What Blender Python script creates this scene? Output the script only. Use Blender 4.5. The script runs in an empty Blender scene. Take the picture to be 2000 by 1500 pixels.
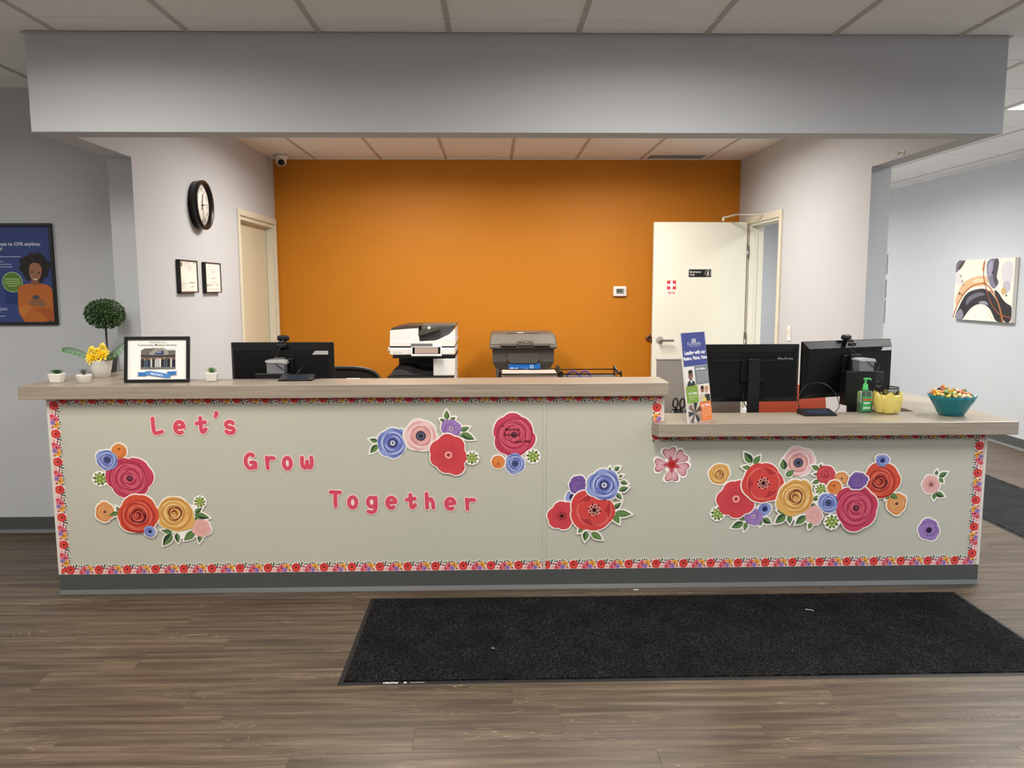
import bpy, bmesh, math, random
from mathutils import Vector, Matrix

S = bpy.context.scene
COL = S.collection
rnd = random.Random(11)
PI = math.pi
Rd = math.radians

# ------------------------------------------------------------------ camera
F_PX, PITCH, YAW, ROLL = 1571.0, Rd(6.9204), Rd(1.3993), Rd(-0.1506)
CAM = Vector((0.0, -3.978, 1.543))
_fw = Vector((math.sin(YAW) * math.cos(PITCH), math.cos(YAW) * math.cos(PITCH), -math.sin(PITCH)))
_r0 = Vector((math.cos(YAW), -math.sin(YAW), 0))
_u0 = _r0.cross(_fw)
_rt = _r0 * math.cos(ROLL) + _u0 * math.sin(ROLL)
_up = _u0 * math.cos(ROLL) - _r0 * math.sin(ROLL)
cd = bpy.data.cameras.new('camera')
cd.sensor_fit = 'HORIZONTAL'; cd.sensor_width = 36.0; cd.lens = F_PX / 2000 * 36.0
cd.clip_start = 0.05; cd.clip_end = 100
cam = bpy.data.objects.new('camera', cd); COL.objects.link(cam)
m = Matrix.Identity(4)
for i in range(3):
    m[i][0] = _rt[i]; m[i][1] = _up[i]; m[i][2] = -_fw[i]; m[i][3] = CAM[i]
cam.matrix_world = m
S.camera = cam

def ray(x, y): return _fw * F_PX + _rt * (x - 1000) + _up * (750 - y)
def onY(x, y, Y):
    d = ray(x, y); return CAM + d * ((Y - CAM.y) / d.y)
def onX(x, y, X):
    d = ray(x, y); return CAM + d * ((X - CAM.x) / d.x)
def onZ(x, y, Z):
    d = ray(x, y); return CAM + d * ((Z - CAM.z) / d.z)
def proj(p):
    d = Vector(p) - CAM; z = d.dot(_fw)
    if z < 0.05: return None
    return (1000 + F_PX * d.dot(_rt) / z, 750 - F_PX * d.dot(_up) / z)

# ------------------------------------------------------------------ world, exposure
w = bpy.data.worlds.new('world'); S.world = w; w.use_nodes = True
w.node_tree.nodes['Background'].inputs[0].default_value = (0.75, 0.85, 1.0, 1)
w.node_tree.nodes['Background'].inputs[1].default_value = 0.3
S.view_settings.view_transform = 'Standard'
S.view_settings.look = 'None'
S.view_settings.gamma = 1.0
S.view_settings.use_curve_mapping = False
S.view_settings.exposure = -0.04
# strengths of the ceiling troffers (built further down): (colour, strength)
LAMP_FRONT = ((1.0, 0.955, 0.89), 24.0)
LAMP_RIGHT = ((0.80, 0.90, 1.0), 25.0)
LAMP_ALCOVE = ((1.0, 0.93, 0.85), 32.0)
SPREAD = Rd(168)
LAMP_HALL = ((1.0, 0.975, 0.92), 40.0)

# ------------------------------------------------------------------ dimensions (metres, desk front at y = 0)
H = 2.725                      # ceiling
XIL, XIR = -2.036, 2.3625      # inner faces of the alcove walls
XSL, XSR = -2.171, 2.4876      # outer faces
YWL, YWR = 0.7445, 1.087       # front ends of the alcove walls
YB = 3.7734                    # orange wall
ZS = 2.2747                    # underside of the soffit
YS, TS = -0.0065, 0.137        # soffit front face and back of front beam
XDL, XDR = -2.197, 2.5214      # desk front panel
ZU, ZL, TC = 1.067, 0.8655, 0.066
XSTEP = 0.862                  # where the tall front ends
XHALL = 4.97
YLW = 1.058                    # poster wall

# ------------------------------------------------------------------ helpers
def lin(c):
    if isinstance(c, str):
        c = [int(c[i:i + 2], 16) / 255 for i in (0, 2, 4)]
    elif max(c) > 1.0:
        c = [x / 255 for x in c]
    return tuple(x / 12.92 if x <= 0.04045 else ((x + 0.055) / 1.055) ** 2.4 for x in c)

MATS = {}
def mat(name, col, rough=0.5, metal=0.0, spec=0.5, noise=None, bump=None, alpha=1.0, trans=0.0, ior=1.45, coat=0.0, emit=None):
    if name in MATS: return MATS[name]
    m = bpy.data.materials.new(name); m.use_nodes = True
    nt = m.node_tree; b = nt.nodes['Principled BSDF']; L = nt.links
    c = lin(col)
    b.inputs['Base Color'].default_value = (*c, 1)
    b.inputs['Roughness'].default_value = rough
    b.inputs['Metallic'].default_value = metal
    b.inputs['Specular IOR Level'].default_value = spec
    b.inputs['Transmission Weight'].default_value = trans
    b.inputs['IOR'].default_value = ior
    b.inputs['Coat Weight'].default_value = coat
    b.inputs['Alpha'].default_value = alpha
    tc = nt.nodes.new('ShaderNodeTexCoord')
    if noise:
        sc, amt = noise
        n = nt.nodes.new('ShaderNodeTexNoise'); n.inputs['Scale'].default_value = sc; n.inputs['Detail'].default_value = 4
        L.new(tc.outputs['Object'], n.inputs['Vector'])
        mx = nt.nodes.new('ShaderNodeMix'); mx.data_type = 'RGBA'
        mx.inputs[6].default_value = (*[x * (1 - amt) for x in c], 1); mx.inputs[7].default_value = (*[min(1, x * (1 + amt)) for x in c], 1)
        L.new(n.outputs['Fac'], mx.inputs[0]); L.new(mx.outputs[2], b.inputs['Base Color'])
    if bump:
        sc, st = bump
        n2 = nt.nodes.new('ShaderNodeTexNoise'); n2.inputs['Scale'].default_value = sc; n2.inputs['Detail'].default_value = 3
        L.new(tc.outputs['Object'], n2.inputs['Vector'])
        bp = nt.nodes.new('ShaderNodeBump'); bp.inputs['Strength'].default_value = st; bp.inputs['Distance'].default_value = 0.002
        L.new(n2.outputs['Fac'], bp.inputs['Height']); L.new(bp.outputs['Normal'], b.inputs['Normal'])
    if emit:
        b.inputs['Emission Color'].default_value = (*emit[0], 1); b.inputs['Emission Strength'].default_value = emit[1]
    MATS[name] = m
    return m

def print_mat(name='printed_paper', rough=0.55):
    if name in MATS: return MATS[name]
    m = bpy.data.materials.new(name); m.use_nodes = True
    nt = m.node_tree; b = nt.nodes['Principled BSDF']
    a = nt.nodes.new('ShaderNodeVertexColor'); a.layer_name = 'Col'
    nt.links.new(a.outputs['Color'], b.inputs['Base Color'])
    b.inputs['Roughness'].default_value = rough; b.inputs['Specular IOR Level'].default_value = 0.3
    MATS[name] = m
    return m

class G:
    """collects geometry for ONE mesh object"""
    def __init__(s): s.v = []; s.f = []; s.mi = []; s.sm = []; s.c = []; s.has_c = False
    def add(s, vs, fs, smooth=False, m=0, c=None):
        o = len(s.v); s.v += [tuple(p) for p in vs]
        for f in fs:
            s.f.append([o + i for i in f]); s.mi.append(m); s.sm.append(smooth); s.c.append(c)
        if c is not None: s.has_c = True
        return s
    def box(s, x0, x1, y0, y1, z0, z1, m=0, c=None):
        vs = [(x, y, z) for x in (x0, x1) for y in (y0, y1) for z in (z0, z1)]
        return s.add(vs, [(0, 1, 3, 2), (4, 6, 7, 5), (0, 4, 5, 1), (2, 3, 7, 6), (0, 2, 6, 4), (1, 5, 7, 3)], m=m, c=c)
    def rbox(s, x0, x1, y0, y1, z0, z1, r=0.004, seg=2, m=0, M=None, c=None):
        bm = bmesh.new(); bmesh.ops.create_cube(bm, size=1)
        bmesh.ops.scale(bm, vec=(x1 - x0, y1 - y0, z1 - z0), verts=bm.verts)
        bmesh.ops.translate(bm, vec=((x0 + x1) / 2, (y0 + y1) / 2, (z0 + z1) / 2), verts=bm.verts)
        bmesh.ops.bevel(bm, geom=bm.edges[:], offset=r, segments=seg, profile=0.5, affect='EDGES')
        if M is not None: bmesh.ops.transform(bm, matrix=M, verts=bm.verts)
        return s.bm(bm, m=m, smooth=False, c=c)
    def bm(s, bm, m=0, smooth=False, c=None):
        bm.verts.index_update()
        s.add([v.co[:] for v in bm.verts], [[v.index for v in f.verts] for f in bm.faces], smooth, m, c); bm.free(); return s
    def prism(s, pts, h0, h1, axis='z', m=0, c=None, smooth=False):
        """extrude a 2D outline; axis z: (u,v)->(x,y), axis y: (u,v)->(x,z), axis x: (u,v)->(y,z)"""
        n = len(pts)
        mk = {'z': lambda u, v, h: (u, v, h), 'y': lambda u, v, h: (u, h, v), 'x': lambda u, v, h: (h, u, v)}[axis]
        vs = [mk(u, v, h0) for u, v in pts] + [mk(u, v, h1) for u, v in pts]
        ar = sum(pts[i][0] * pts[(i + 1) % n][1] - pts[(i + 1) % n][0] * pts[i][1] for i in range(n))
        flip = (ar > 0) != (h1 > h0)
        if axis == 'y': flip = not flip
        a, b = list(range(n)), list(range(n, 2 * n))
        fs = [a[::-1], b] + [(i, (i + 1) % n, n + (i + 1) % n, n + i) for i in range(n)]
        if flip: fs = [f[::-1] for f in fs]
        return s.add(vs, fs, smooth, m, c)
    def flat(s, pts, h, axis='y', m=0, c=None, back=False):
        mk = {'z': lambda u, v: (u, v, h), 'y': lambda u, v: (u, h, v), 'x': lambda u, v: (h, u, v)}[axis]
        n = len(pts)
        ar = sum(pts[i][0] * pts[(i + 1) % n][1] - pts[(i + 1) % n][0] * pts[i][1] for i in range(n))
        f = list(range(n))
        if (ar < 0) != back: f = f[::-1]
        return s.add([mk(u, v) for u, v in pts], [f], False, m, c)
    def lathe(s, prof, n=32, c0=(0, 0, 0), m=0, smooth=True, cap=True, c=None, rf=None):
        vs = []; k = len(prof)
        for j in range(n):
            a = 2 * PI * j / n
            for i, (r, z) in enumerate(prof):
                q = r * (rf(a, i / max(1, k - 1)) if rf else 1)
                vs.append((c0[0] + q * math.cos(a), c0[1] + q * math.sin(a), c0[2] + z))
        fs = []
        for j in range(n):
            for i in range(k - 1):
                a, b = j * k + i, ((j + 1) % n) * k + i
                fs.append((a, b, b + 1, a + 1))
        s.add(vs, fs, smooth, m, c)
        if cap:
            o = len(s.v) - len(vs)
            for i, rev in ((0, True), (k - 1, False)):
                if prof[i][0] > 1e-5:
                    f = [o + j * k + i for j in range(n)]
                    s.f.append(f[::-1] if rev else f); s.mi.append(m); s.sm.append(False); s.c.append(c)
        return s
    def tube(s, pts, r, n=8, m=0, smooth=True, c=None, closed=False, cap=True):
        pts = [Vector(p) for p in pts]; N = len(pts); rr = r if isinstance(r, (list, tuple)) else [r] * N
        vs = []; prev = None
        for i, p in enumerate(pts):
            if closed: t = pts[(i + 1) % N] - pts[i - 1]
            else: t = pts[min(i + 1, N - 1)] - pts[max(i - 1, 0)]
            t.normalize()
            if prev is None:
                a = Vector((0, 0, 1)) if abs(t.z) < 0.9 else Vector((1, 0, 0))
                u = t.cross(a).normalized()
            else:
                u = (prev - t * prev.dot(t)).normalized()
            prev = u; v = t.cross(u)
            for j in range(n):
                a = 2 * PI * j / n
                vs.append(p + (u * math.cos(a) + v * math.sin(a)) * rr[i])
        fs = []
        for i in range(N if closed else N - 1):
            for j in range(n):
                a, b = i * n + j, ((i + 1) % N) * n + j
                c2, d = ((i + 1) % N) * n + (j + 1) % n, i * n + (j + 1) % n
                fs.append((a, d, c2, b))
        if cap and not closed:
            fs.append(list(range(n))); fs.append([(N - 1) * n + j for j in range(n)][::-1])
        return s.add(vs, fs, smooth, m, c)
    def ball(s, c0, r, n=12, k=8, m=0, sz=(1, 1, 1), c=None):
        prof = [(max(1e-6, math.sin(PI * i / k)) * r, -math.cos(PI * i / k) * r) for i in range(k + 1)]
        vs = []; kk = k + 1
        for j in range(n):
            a = 2 * PI * j / n
            for (q, z) in prof: vs.append((c0[0] + q * math.cos(a) * sz[0], c0[1] + q * math.sin(a) * sz[1], c0[2] + z * sz[2]))
        fs = [(j * kk + i, ((j + 1) % n) * kk + i, ((j + 1) % n) * kk + i + 1, j * kk + i + 1) for j in range(n) for i in range(k)]
        return s.add(vs, fs, True, m, c)
    def xf(s, M):
        s.v = [tuple(M @ Vector(p)) for p in s.v]; return s
    def build(s, name, mats, parent=None, loc=None, rot=None):
        me = bpy.data.meshes.new(name)
        me.from_pydata(s.v, [], s.f)
        if not isinstance(mats, (list, tuple)): mats = [mats]
        for mt in mats: me.materials.append(mt)
        me.polygons.foreach_set('material_index', s.mi)
        me.polygons.foreach_set('use_smooth', s.sm)
        if s.has_c:
            at = me.color_attributes.new('Col', 'FLOAT_COLOR', 'CORNER')
            buf = []
            for p, c in zip(me.polygons, s.c):
                q = (*lin(c if c is not None else 'FFFFFF'), 1.0); buf += list(q) * p.loop_total
            at.data.foreach_set('color', buf)
        me.update()
        o = bpy.data.objects.new(name, me); COL.objects.link(o)
        if parent is not None: o.parent = parent
        if loc is not None: o.location = loc
        if rot is not None: o.rotation_euler = rot
        return o

def tag(o, label=None, cat=None, group=None, kind=None):
    if label: o['label'] = label
    if cat: o['category'] = cat
    if group: o['group'] = group
    if kind: o['kind'] = kind
    return o
def thing(name, label, cat, loc=(0, 0, 0), rz=0, group=None, rot=None):
    o = bpy.data.objects.new(name, None); COL.objects.link(o); o.empty_display_size = 0.05
    o.location = loc; o.rotation_euler = rot if rot else (0, 0, rz)
    return tag(o, label, cat, group)
def struct(o): o['kind'] = 'structure'; return o
def copy_obj(o, parent=None):
    c = o.copy(); COL.objects.link(c)
    if parent is not None: c.parent = parent
    return c
def copy_tree(root):
    r = copy_obj(root)
    for ch in [x for x in bpy.data.objects if x.parent == root]:
        c = copy_obj(ch, r)
        for gch in [x for x in bpy.data.objects if x.parent == ch]: copy_obj(gch, c)
    return r

_TXT = {}
def text_polys(s, size, ax='LEFT', bold=0.0, shear=0.0, sx=1.0):
    cu = bpy.data.curves.new('tmp_text', 'FONT'); cu.body = s; cu.size = size; cu.align_x = ax
    cu.offset = bold * size; cu.shear = shear; cu.resolution_u = 2
    ob = bpy.data.objects.new('tmp_text', cu)
    me = ob.to_mesh()
    vs = [(v.co.x * sx, v.co.y) for v in me.vertices]; fs = [list(p.vertices) for p in me.polygons]
    ob.to_mesh_clear(); bpy.data.objects.remove(ob); bpy.data.curves.remove(cu)
    return vs, fs

class Pr:
    """flat print in the local x-z plane facing -y; later shapes lie on top"""
    def __init__(s, eps=0.00012, base=0.0): s.g = G(); s.k = 0; s.eps = eps; s.base = base
    def y(s): return -(s.base + s.k * s.eps)
    def poly(s, pts, c): s.k += 1; s.g.flat(pts, s.y(), 'y', c=c); return s
    def polys(s, lst, c):
        s.k += 1
        for p in lst: s.g.flat(p, s.y(), 'y', c=c)
        return s
    def rect(s, x0, x1, z0, z1, c): return s.poly([(x0, z0), (x1, z0), (x1, z1), (x0, z1)], c)
    def disc(s, x, z, r, c, n=24, rz=None):
        rz = rz or r
        return s.poly([(x + r * math.cos(2 * PI * i / n), z + rz * math.sin(2 * PI * i / n)) for i in range(n)], c)
    def text(s, t, x, z, size, c, ax='LEFT', bold=0.0, shear=0.0, sx=1.0, rot=0.0):
        s.k += 1; vs, fs = text_polys(t, size, ax, bold, shear, sx)
        cr, sr = math.cos(rot), math.sin(rot)
        s.g.add([(x + u * cr - v * sr, s.y(), z + u * sr + v * cr) for u, v in vs], fs, c=c); return s
    def lines(s, x0, x1, z, dz, n, h, c, last=0.6):
        lst = []
        for i in range(n):
            e = x1 if i < n - 1 else x0 + (x1 - x0) * last
            zz = z - i * dz; lst.append([(x0, zz), (e, zz), (e, zz + h), (x0, zz + h)])
        return s.polys(lst, c)
    def build(s, name, parent=None, mt=None): return s.g.build(name, mt or print_mat(), parent)

def ring_pts(cx, cz, r, n=28): return [(cx + r * math.cos(2 * PI * i / n), cz + r * math.sin(2 * PI * i / n)) for i in range(n)]
def crescent(cx, cz, R, w, a0, a1, n=12, off=0.0):
    """sickle: thick in the middle, pointed at both ends"""
    o, q = [], []
    for i in range(n + 1):
        t = i / n; a = a0 + (a1 - a0) * t; k = math.sin(PI * t) ** 0.8
        rr = R * (1 + off * t)
        o.append((cx + (rr + w * k * .5) * math.cos(a), cz + (rr + w * k * .5) * math.sin(a)))
        q.append((cx + (rr - w * k * .5) * math.cos(a), cz + (rr - w * k * .5) * math.sin(a)))
    return o + q[::-1][1:-1]
def stroke(pts, w, cap=5):
    """thick polyline outline with round ends"""
    P = [Vector(p) for p in pts]; L, Rr = [], []; N = len(P)
    nr = []
    for i in range(N):
        t = P[min(i + 1, N - 1)] - P[max(i - 1, 0)]
        t = t.normalized() if t.length else Vector((1, 0)); nr.append(Vector((-t.y, t.x)))
    h = w / 2
    for p, q in zip(P, nr): L.append(p + q * h); Rr.append(p - q * h)
    end = []; a = math.atan2(nr[-1].y, nr[-1].x)
    for i in range(1, cap): b = a - PI * i / cap; end.append(P[-1] + Vector((math.cos(b), math.sin(b))) * h)
    st = []; a = math.atan2(-nr[0].y, -nr[0].x)
    for i in range(1, cap): b = a - PI * i / cap; st.append(P[0] + Vector((math.cos(b), math.sin(b))) * h)
    return [tuple(x) for x in L + end + Rr[::-1] + st]
def stroke_mesh(g, pts, w, y0, c, slope=2e-5, cap=7):
    """thick line as a strip of quads facing -y; closed lines become rings"""
    P = [Vector(p) for p in pts]; closed = (P[0] - P[-1]).length < 1e-6
    if closed: P = P[:-1]
    N = len(P); h = w / 2; vs = []
    for i in range(N):
        a, b = (P[i - 1], P[(i + 1) % N]) if closed else (P[max(i - 1, 0)], P[min(i + 1, N - 1)])
        t = (b - a).normalized(); n = Vector((-t.y, t.x)); y = y0 - (0 if closed else slope * i)
        vs += [(P[i].x + n.x * h, y, P[i].y + n.y * h), (P[i].x - n.x * h, y, P[i].y - n.y * h)]
    fs = [(2 * i, 2 * i + 1, 2 * ((i + 1) % N) + 1, 2 * ((i + 1) % N)) for i in range(N if closed else N - 1)]
    if not closed:
        for i, sg in ((0, 1), (N - 1, -1)):
            p, q = Vector((vs[2 * i][0], vs[2 * i][2])), P[i]; d = p - q; a0 = math.atan2(d.y, d.x); k0 = len(vs); y = vs[2 * i][1]
            for k in range(1, cap): a = a0 + sg * PI * k / cap; vs.append((q.x + h * math.cos(a), y, q.y + h * math.sin(a)))
            f = [2 * i] + list(range(k0, k0 + cap - 1)) + [2 * i + 1]; fs.append(f if sg > 0 else f[::-1])
    g.add(vs, fs, c=c)
def arc(cx, cz, rx, rz, a0, a1, n=10):
    return [(cx + rx * math.cos(Rd(a0 + (a1 - a0) * i / n)), cz + rz * math.sin(Rd(a0 + (a1 - a0) * i / n))) for i in range(n + 1)]
def smooth_pts(pts, it=2, closed=False):
    for _ in range(it):
        q = []; n = len(pts)
        for i in range(n if closed else n - 1):
            a, b = pts[i], pts[(i + 1) % n]
            q.append(tuple(a[k] * .75 + b[k] * .25 for k in range(len(a)))); q.append(tuple(a[k] * .25 + b[k] * .75 for k in range(len(a))))
        if not closed: q = [pts[0]] + q + [pts[-1]]
        pts = q
    return pts
# ------------------------------------------------------------------ materials of the room
M_WALL = mat('painted_drywall_grey', (196, 199, 203), 0.75, noise=(1.5, 0.02), bump=(260, 0.12))
M_WALL_END = M_WALL
M_ORANGE = mat('painted_drywall_orange', (197, 123, 8), 0.6, noise=(1.2, 0.03), bump=(260, 0.12))
M_TILE = mat('acoustic_tile', (246, 245, 243), 0.9, noise=(90, 0.04), bump=(220, 0.35))
M_RAIL = mat('ceiling_grid_steel', (196, 190, 184), 0.5)
M_COVE = mat('rubber_cove_base', (78, 80, 79), 0.45, noise=(30, 0.08))
M_COVE2 = mat('rubber_cove_toe', (88, 91, 91), 0.4)
M_TRIMW = mat('door_paint_cream', (222, 217, 198), 0.45)
M_DOORW = mat('door_paint_white', (232, 232, 218), 0.4)
M_STEEL = mat('satin_steel', (175, 172, 168), 0.3, metal=1.0)
M_BLACK = mat('black_plastic', (18, 18, 19), 0.4)
M_BLACKG = mat('black_gloss', (10, 10, 11), 0.15)
M_WHITE = mat('white_plastic', (235, 233, 228), 0.4)
M_DARK = mat('dark_void', (25, 24, 23), 0.9)

def wood_floor():
    m = bpy.data.materials.new('vinyl_plank_wood'); m.use_nodes = True
    nt = m.node_tree; L = nt.links; b = nt.nodes['Principled BSDF']
    tc = nt.nodes.new('ShaderNodeTexCoord'); oi = nt.nodes.new('ShaderNodeObjectInfo')
    mul = nt.nodes.new('ShaderNodeMath'); mul.operation = 'MULTIPLY'; mul.inputs[1].default_value = 57.0
    L.new(oi.outputs['Random'], mul.inputs[0])
    cmb = nt.nodes.new('ShaderNodeCombineXYZ'); L.new(mul.outputs[0], cmb.inputs['X']); L.new(mul.outputs[0], cmb.inputs['Y'])
    add = nt.nodes.new('ShaderNodeVectorMath'); add.operation = 'ADD'
    L.new(tc.outputs['Object'], add.inputs[0]); L.new(cmb.outputs[0], add.inputs[1])
    def stretched(sx, sy):
        mp = nt.nodes.new('ShaderNodeMapping'); mp.inputs['Scale'].default_value = (sx, sy, 1)
        L.new(add.outputs[0], mp.inputs['Vector']); return mp.outputs[0]
    n1 = nt.nodes.new('ShaderNodeTexNoise'); n1.inputs['Scale'].default_value = 1; n1.inputs['Detail'].default_value = 7; n1.inputs['Distortion'].default_value = 0.6
    L.new(stretched(1.5, 30), n1.inputs['Vector'])
    r1 = nt.nodes.new('ShaderNodeValToRGB'); e = r1.color_ramp.elements
    e[0].position = 0.3; e[0].color = (*lin((58, 47, 37)), 1)
    e[1].position = 0.72; e[1].color = (*lin((108, 92, 74)), 1)
    x = r1.color_ramp.elements.new(0.5); x.color = (*lin((80, 66, 52)), 1)
    L.new(n1.outputs['Fac'], r1.inputs['Fac'])
    # growth lines
    wv = nt.nodes.new('ShaderNodeTexNoise'); wv.inputs['Scale'].default_value = 1; wv.inputs['Detail'].default_value = 1.5; wv.inputs['Distortion'].default_value = 1.6
    L.new(stretched(1.1, 9), wv.inputs['Vector'])
    mm = nt.nodes.new('ShaderNodeMath'); mm.operation = 'MULTIPLY'; mm.inputs[1].default_value = 22; L.new(wv.outputs['Fac'], mm.inputs[0])
    fr = nt.nodes.new('ShaderNodeMath'); fr.operation = 'FRACT'; L.new(mm.outputs[0], fr.inputs[0])
    r2 = nt.nodes.new('ShaderNodeValToRGB'); e = r2.color_ramp.elements
    e[0].position = 0.0; e[0].color = (0, 0, 0, 1); e[1].position = 0.16; e[1].color = (0, 0, 0, 1)
    x = r2.color_ramp.elements.new(0.08); x.color = (1, 1, 1, 1)
    L.new(fr.outputs[0], r2.inputs['Fac'])
    msk = nt.nodes.new('ShaderNodeTexNoise'); msk.inputs['Scale'].default_value = 1; msk.inputs['Detail'].default_value = 2
    L.new(stretched(1.3, 6.5), msk.inputs['Vector'])
    r3 = nt.nodes.new('ShaderNodeValToRGB'); e = r3.color_ramp.elements; e[0].position = 0.48; e[1].position = 0.66
    L.new(msk.outputs['Fac'], r3.inputs['Fac'])
    m3 = nt.nodes.new('ShaderNodeMath'); m3.operation = 'MULTIPLY'; L.new(r2.outputs[0], m3.inputs[0]); L.new(r3.outputs[0], m3.inputs[1])
    m4 = nt.nodes.new('ShaderNodeMath'); m4.operation = 'MULTIPLY'; m4.inputs[1].default_value = 0.85; L.new(m3.outputs[0], m4.inputs[0])
    mx = nt.nodes.new('ShaderNodeMix'); mx.data_type = 'RGBA'; mx.inputs[7].default_value = (*lin((150, 133, 112)), 1)
    L.new(m4.outputs[0], mx.inputs[0]); L.new(r1.outputs[0], mx.inputs[6])
    # fine pores
    n2 = nt.nodes.new('ShaderNodeTexNoise'); n2.inputs['Scale'].default_value = 1; n2.inputs['Detail'].default_value = 3
    L.new(stretched(9, 240), n2.inputs['Vector'])
    hs = nt.nodes.new('ShaderNodeHueSaturation')
    mr = nt.nodes.new('ShaderNodeMapRange'); mr.inputs['From Min'].default_value = 0.3; mr.inputs['From Max'].default_value = 0.7; mr.inputs['To Min'].default_value = 0.74; mr.inputs['To Max'].default_value = 1.24
    L.new(n2.outputs['Fac'], mr.inputs['Value'])
    mr2 = nt.nodes.new('ShaderNodeMapRange'); mr2.inputs['To Min'].default_value = 0.93; mr2.inputs['To Max'].default_value = 1.06; L.new(oi.outputs['Random'], mr2.inputs['Value'])
    m5 = nt.nodes.new('ShaderNodeMath'); m5.operation = 'MULTIPLY'; L.new(mr.outputs[0], m5.inputs[0]); L.new(mr2.outputs[0], m5.inputs[1])
    L.new(m5.outputs[0], hs.inputs['Value']); L.new(mx.outputs[2], hs.inputs['Color']); L.new(hs.outputs[0], b.inputs['Base Color'])
    b.inputs['Roughness'].default_value = 0.42
    bp = nt.nodes.new('ShaderNodeBump'); bp.inputs['Strength'].default_value = 0.15; bp.inputs['Distance'].default_value = 0.001
    L.new(n2.outputs['Fac'], bp.inputs['Height']); L.new(bp.outputs[0], b.inputs['Normal'])
    return m
M_FLOOR = wood_floor()

# ------------------------------------------------------------------ floor
X0, X1, Y0, Y1 = -5.2, XHALL, -6.5, 9.0
g = G(); g.box(X0, X1, Y0, Y1, -0.06, -0.006)
floor = struct(g.build('floor', mat('subfloor', (60, 52, 45), 0.8)))
PW, PL, PT = 0.152, 1.219, 0.006
def plank_geo(g, x0, x1, y0, y1):
    e = 0.0009
    vs = [(x0, y0, -PT), (x1, y0, -PT), (x1, y1, -PT), (x0, y1, -PT), (x0, y0, -e), (x1, y0, -e), (x1, y1, -e), (x0, y1, -e),
          (x0 + e, y0 + e, 0), (x1 - e, y0 + e, 0), (x1 - e, y1 - e, 0), (x0 + e, y1 - e, 0)]
    g.add(vs, [(3, 2, 1, 0), (0, 1, 5, 4), (1, 2, 6, 5), (2, 3, 7, 6), (3, 0, 4, 7), (4, 5, 9, 8), (5, 6, 10, 9), (6, 7, 11, 10), (7, 4, 8, 11), (8, 9, 10, 11)])
pg = G(); plank_geo(pg, -PL / 2, PL / 2, -PW / 2, PW / 2)
plank0 = None; rest = G(); n_pl = 0
def hidden_floor(x, y):
    return (XDL + .3 < x < XDR - .3 and 0.15 < y) and y < YB
j = 0; y = Y0 + 0.03
prng = random.Random(5)
while y + PW <= Y1 + 0.2:
    x = X0 - prng.random() * PL
    while x < X1:
        cx, cy = x + PL / 2, y + PW / 2
        vis = False
        for dx in (-.5, -.2, .2, .5):
            p = proj((cx + dx * PL, cy, 0))
            if p and -40 < p[0] < 2040 and 380 < p[1] < 1560: vis = True
        if vis and not hidden_floor(cx, cy) and not (cx < XSL - .1 and cy > YLW + .3) and n_pl < 298 and x > X0 and x + PL < X1 + .6:
            if plank0 is None:
                plank0 = pg.build('plank', M_FLOOR, floor); o = plank0
            else:
                o = copy_obj(plank0, floor)
            o.location = (cx, cy, 0); n_pl += 1
        else:
            a, b = max(x, X0), min(x + PL, X1)
            if b - a > 0.02: plank_geo(rest, a, b, y, y + PW)
        x += PL
    y += PW; j += 1
o = rest.build('plank_remainder', M_FLOOR, floor); o['kind'] = 'stuff'

# ------------------------------------------------------------------ walls
g = G()
g.box(XSL, XIL, YWL, 2.66, 0, H); g.box(XSL, XIL, 2.66, 3.70, 2.12, H); g.box(XSL, XIL, 3.70, YB + .12, 0, H)
struct(g.build('wall_left', M_WALL))
g = G()
g.box(XIR, XSR, YWR, 2.655, 0, H); g.box(XIR, XSR, 2.655, 3.45, 2.103, H); g.box(XIR, XSR, 3.45, Y1, 0, H)
struct(g.build('wall_right', M_WALL))
g = G(); g.box(XIL, XIR, YB, YB + .12, 0, H)
struct(g.build('wall_back', M_ORANGE))
g = G(); g.box(X0, XSL, YLW, YLW + .12, 0, H)
struct(g.build('wall_front_left', M_WALL))
g = G(); g.box(XHALL, XHALL + .12, Y0, Y1, 0, H)
struct(g.build('wall_hallway', M_WALL))
g = G(); g.box(X0 - .12, X0, Y0, YLW + .12, 0, H)
struct(g.build('wall_far_left', M_WALL))
g = G(); g.box(X0, XHALL, Y0 - .12, Y0, 0, H)
struct(g.build('wall_entrance', M_WALL))
g = G(); g.box(XSR, XHALL, Y1, Y1 + .12, 0, H)
struct(g.build('wall_hallway_end', M_WALL))
# dropped soffit over the desk: front beam with two side returns
g = G()
g.prism([(XSL, YS), (XSR, YS), (XSR, YWR), (XIR, YWR), (XIR, TS), (XIL, TS), (XIL, YWL), (XSL, YWL)], ZS, H + .02)
sof = struct(g.build('wall_soffit', M_WALL))
g = G(); g.prism([(XSL - .012, YS - .012), (XSR + .012, YS - .012), (XSR + .012, YS + .02), (XSL - .012, YS + .02)], H - .004, H + .001)
g.build('ceiling_angle', M_RAIL, sof)

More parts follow.
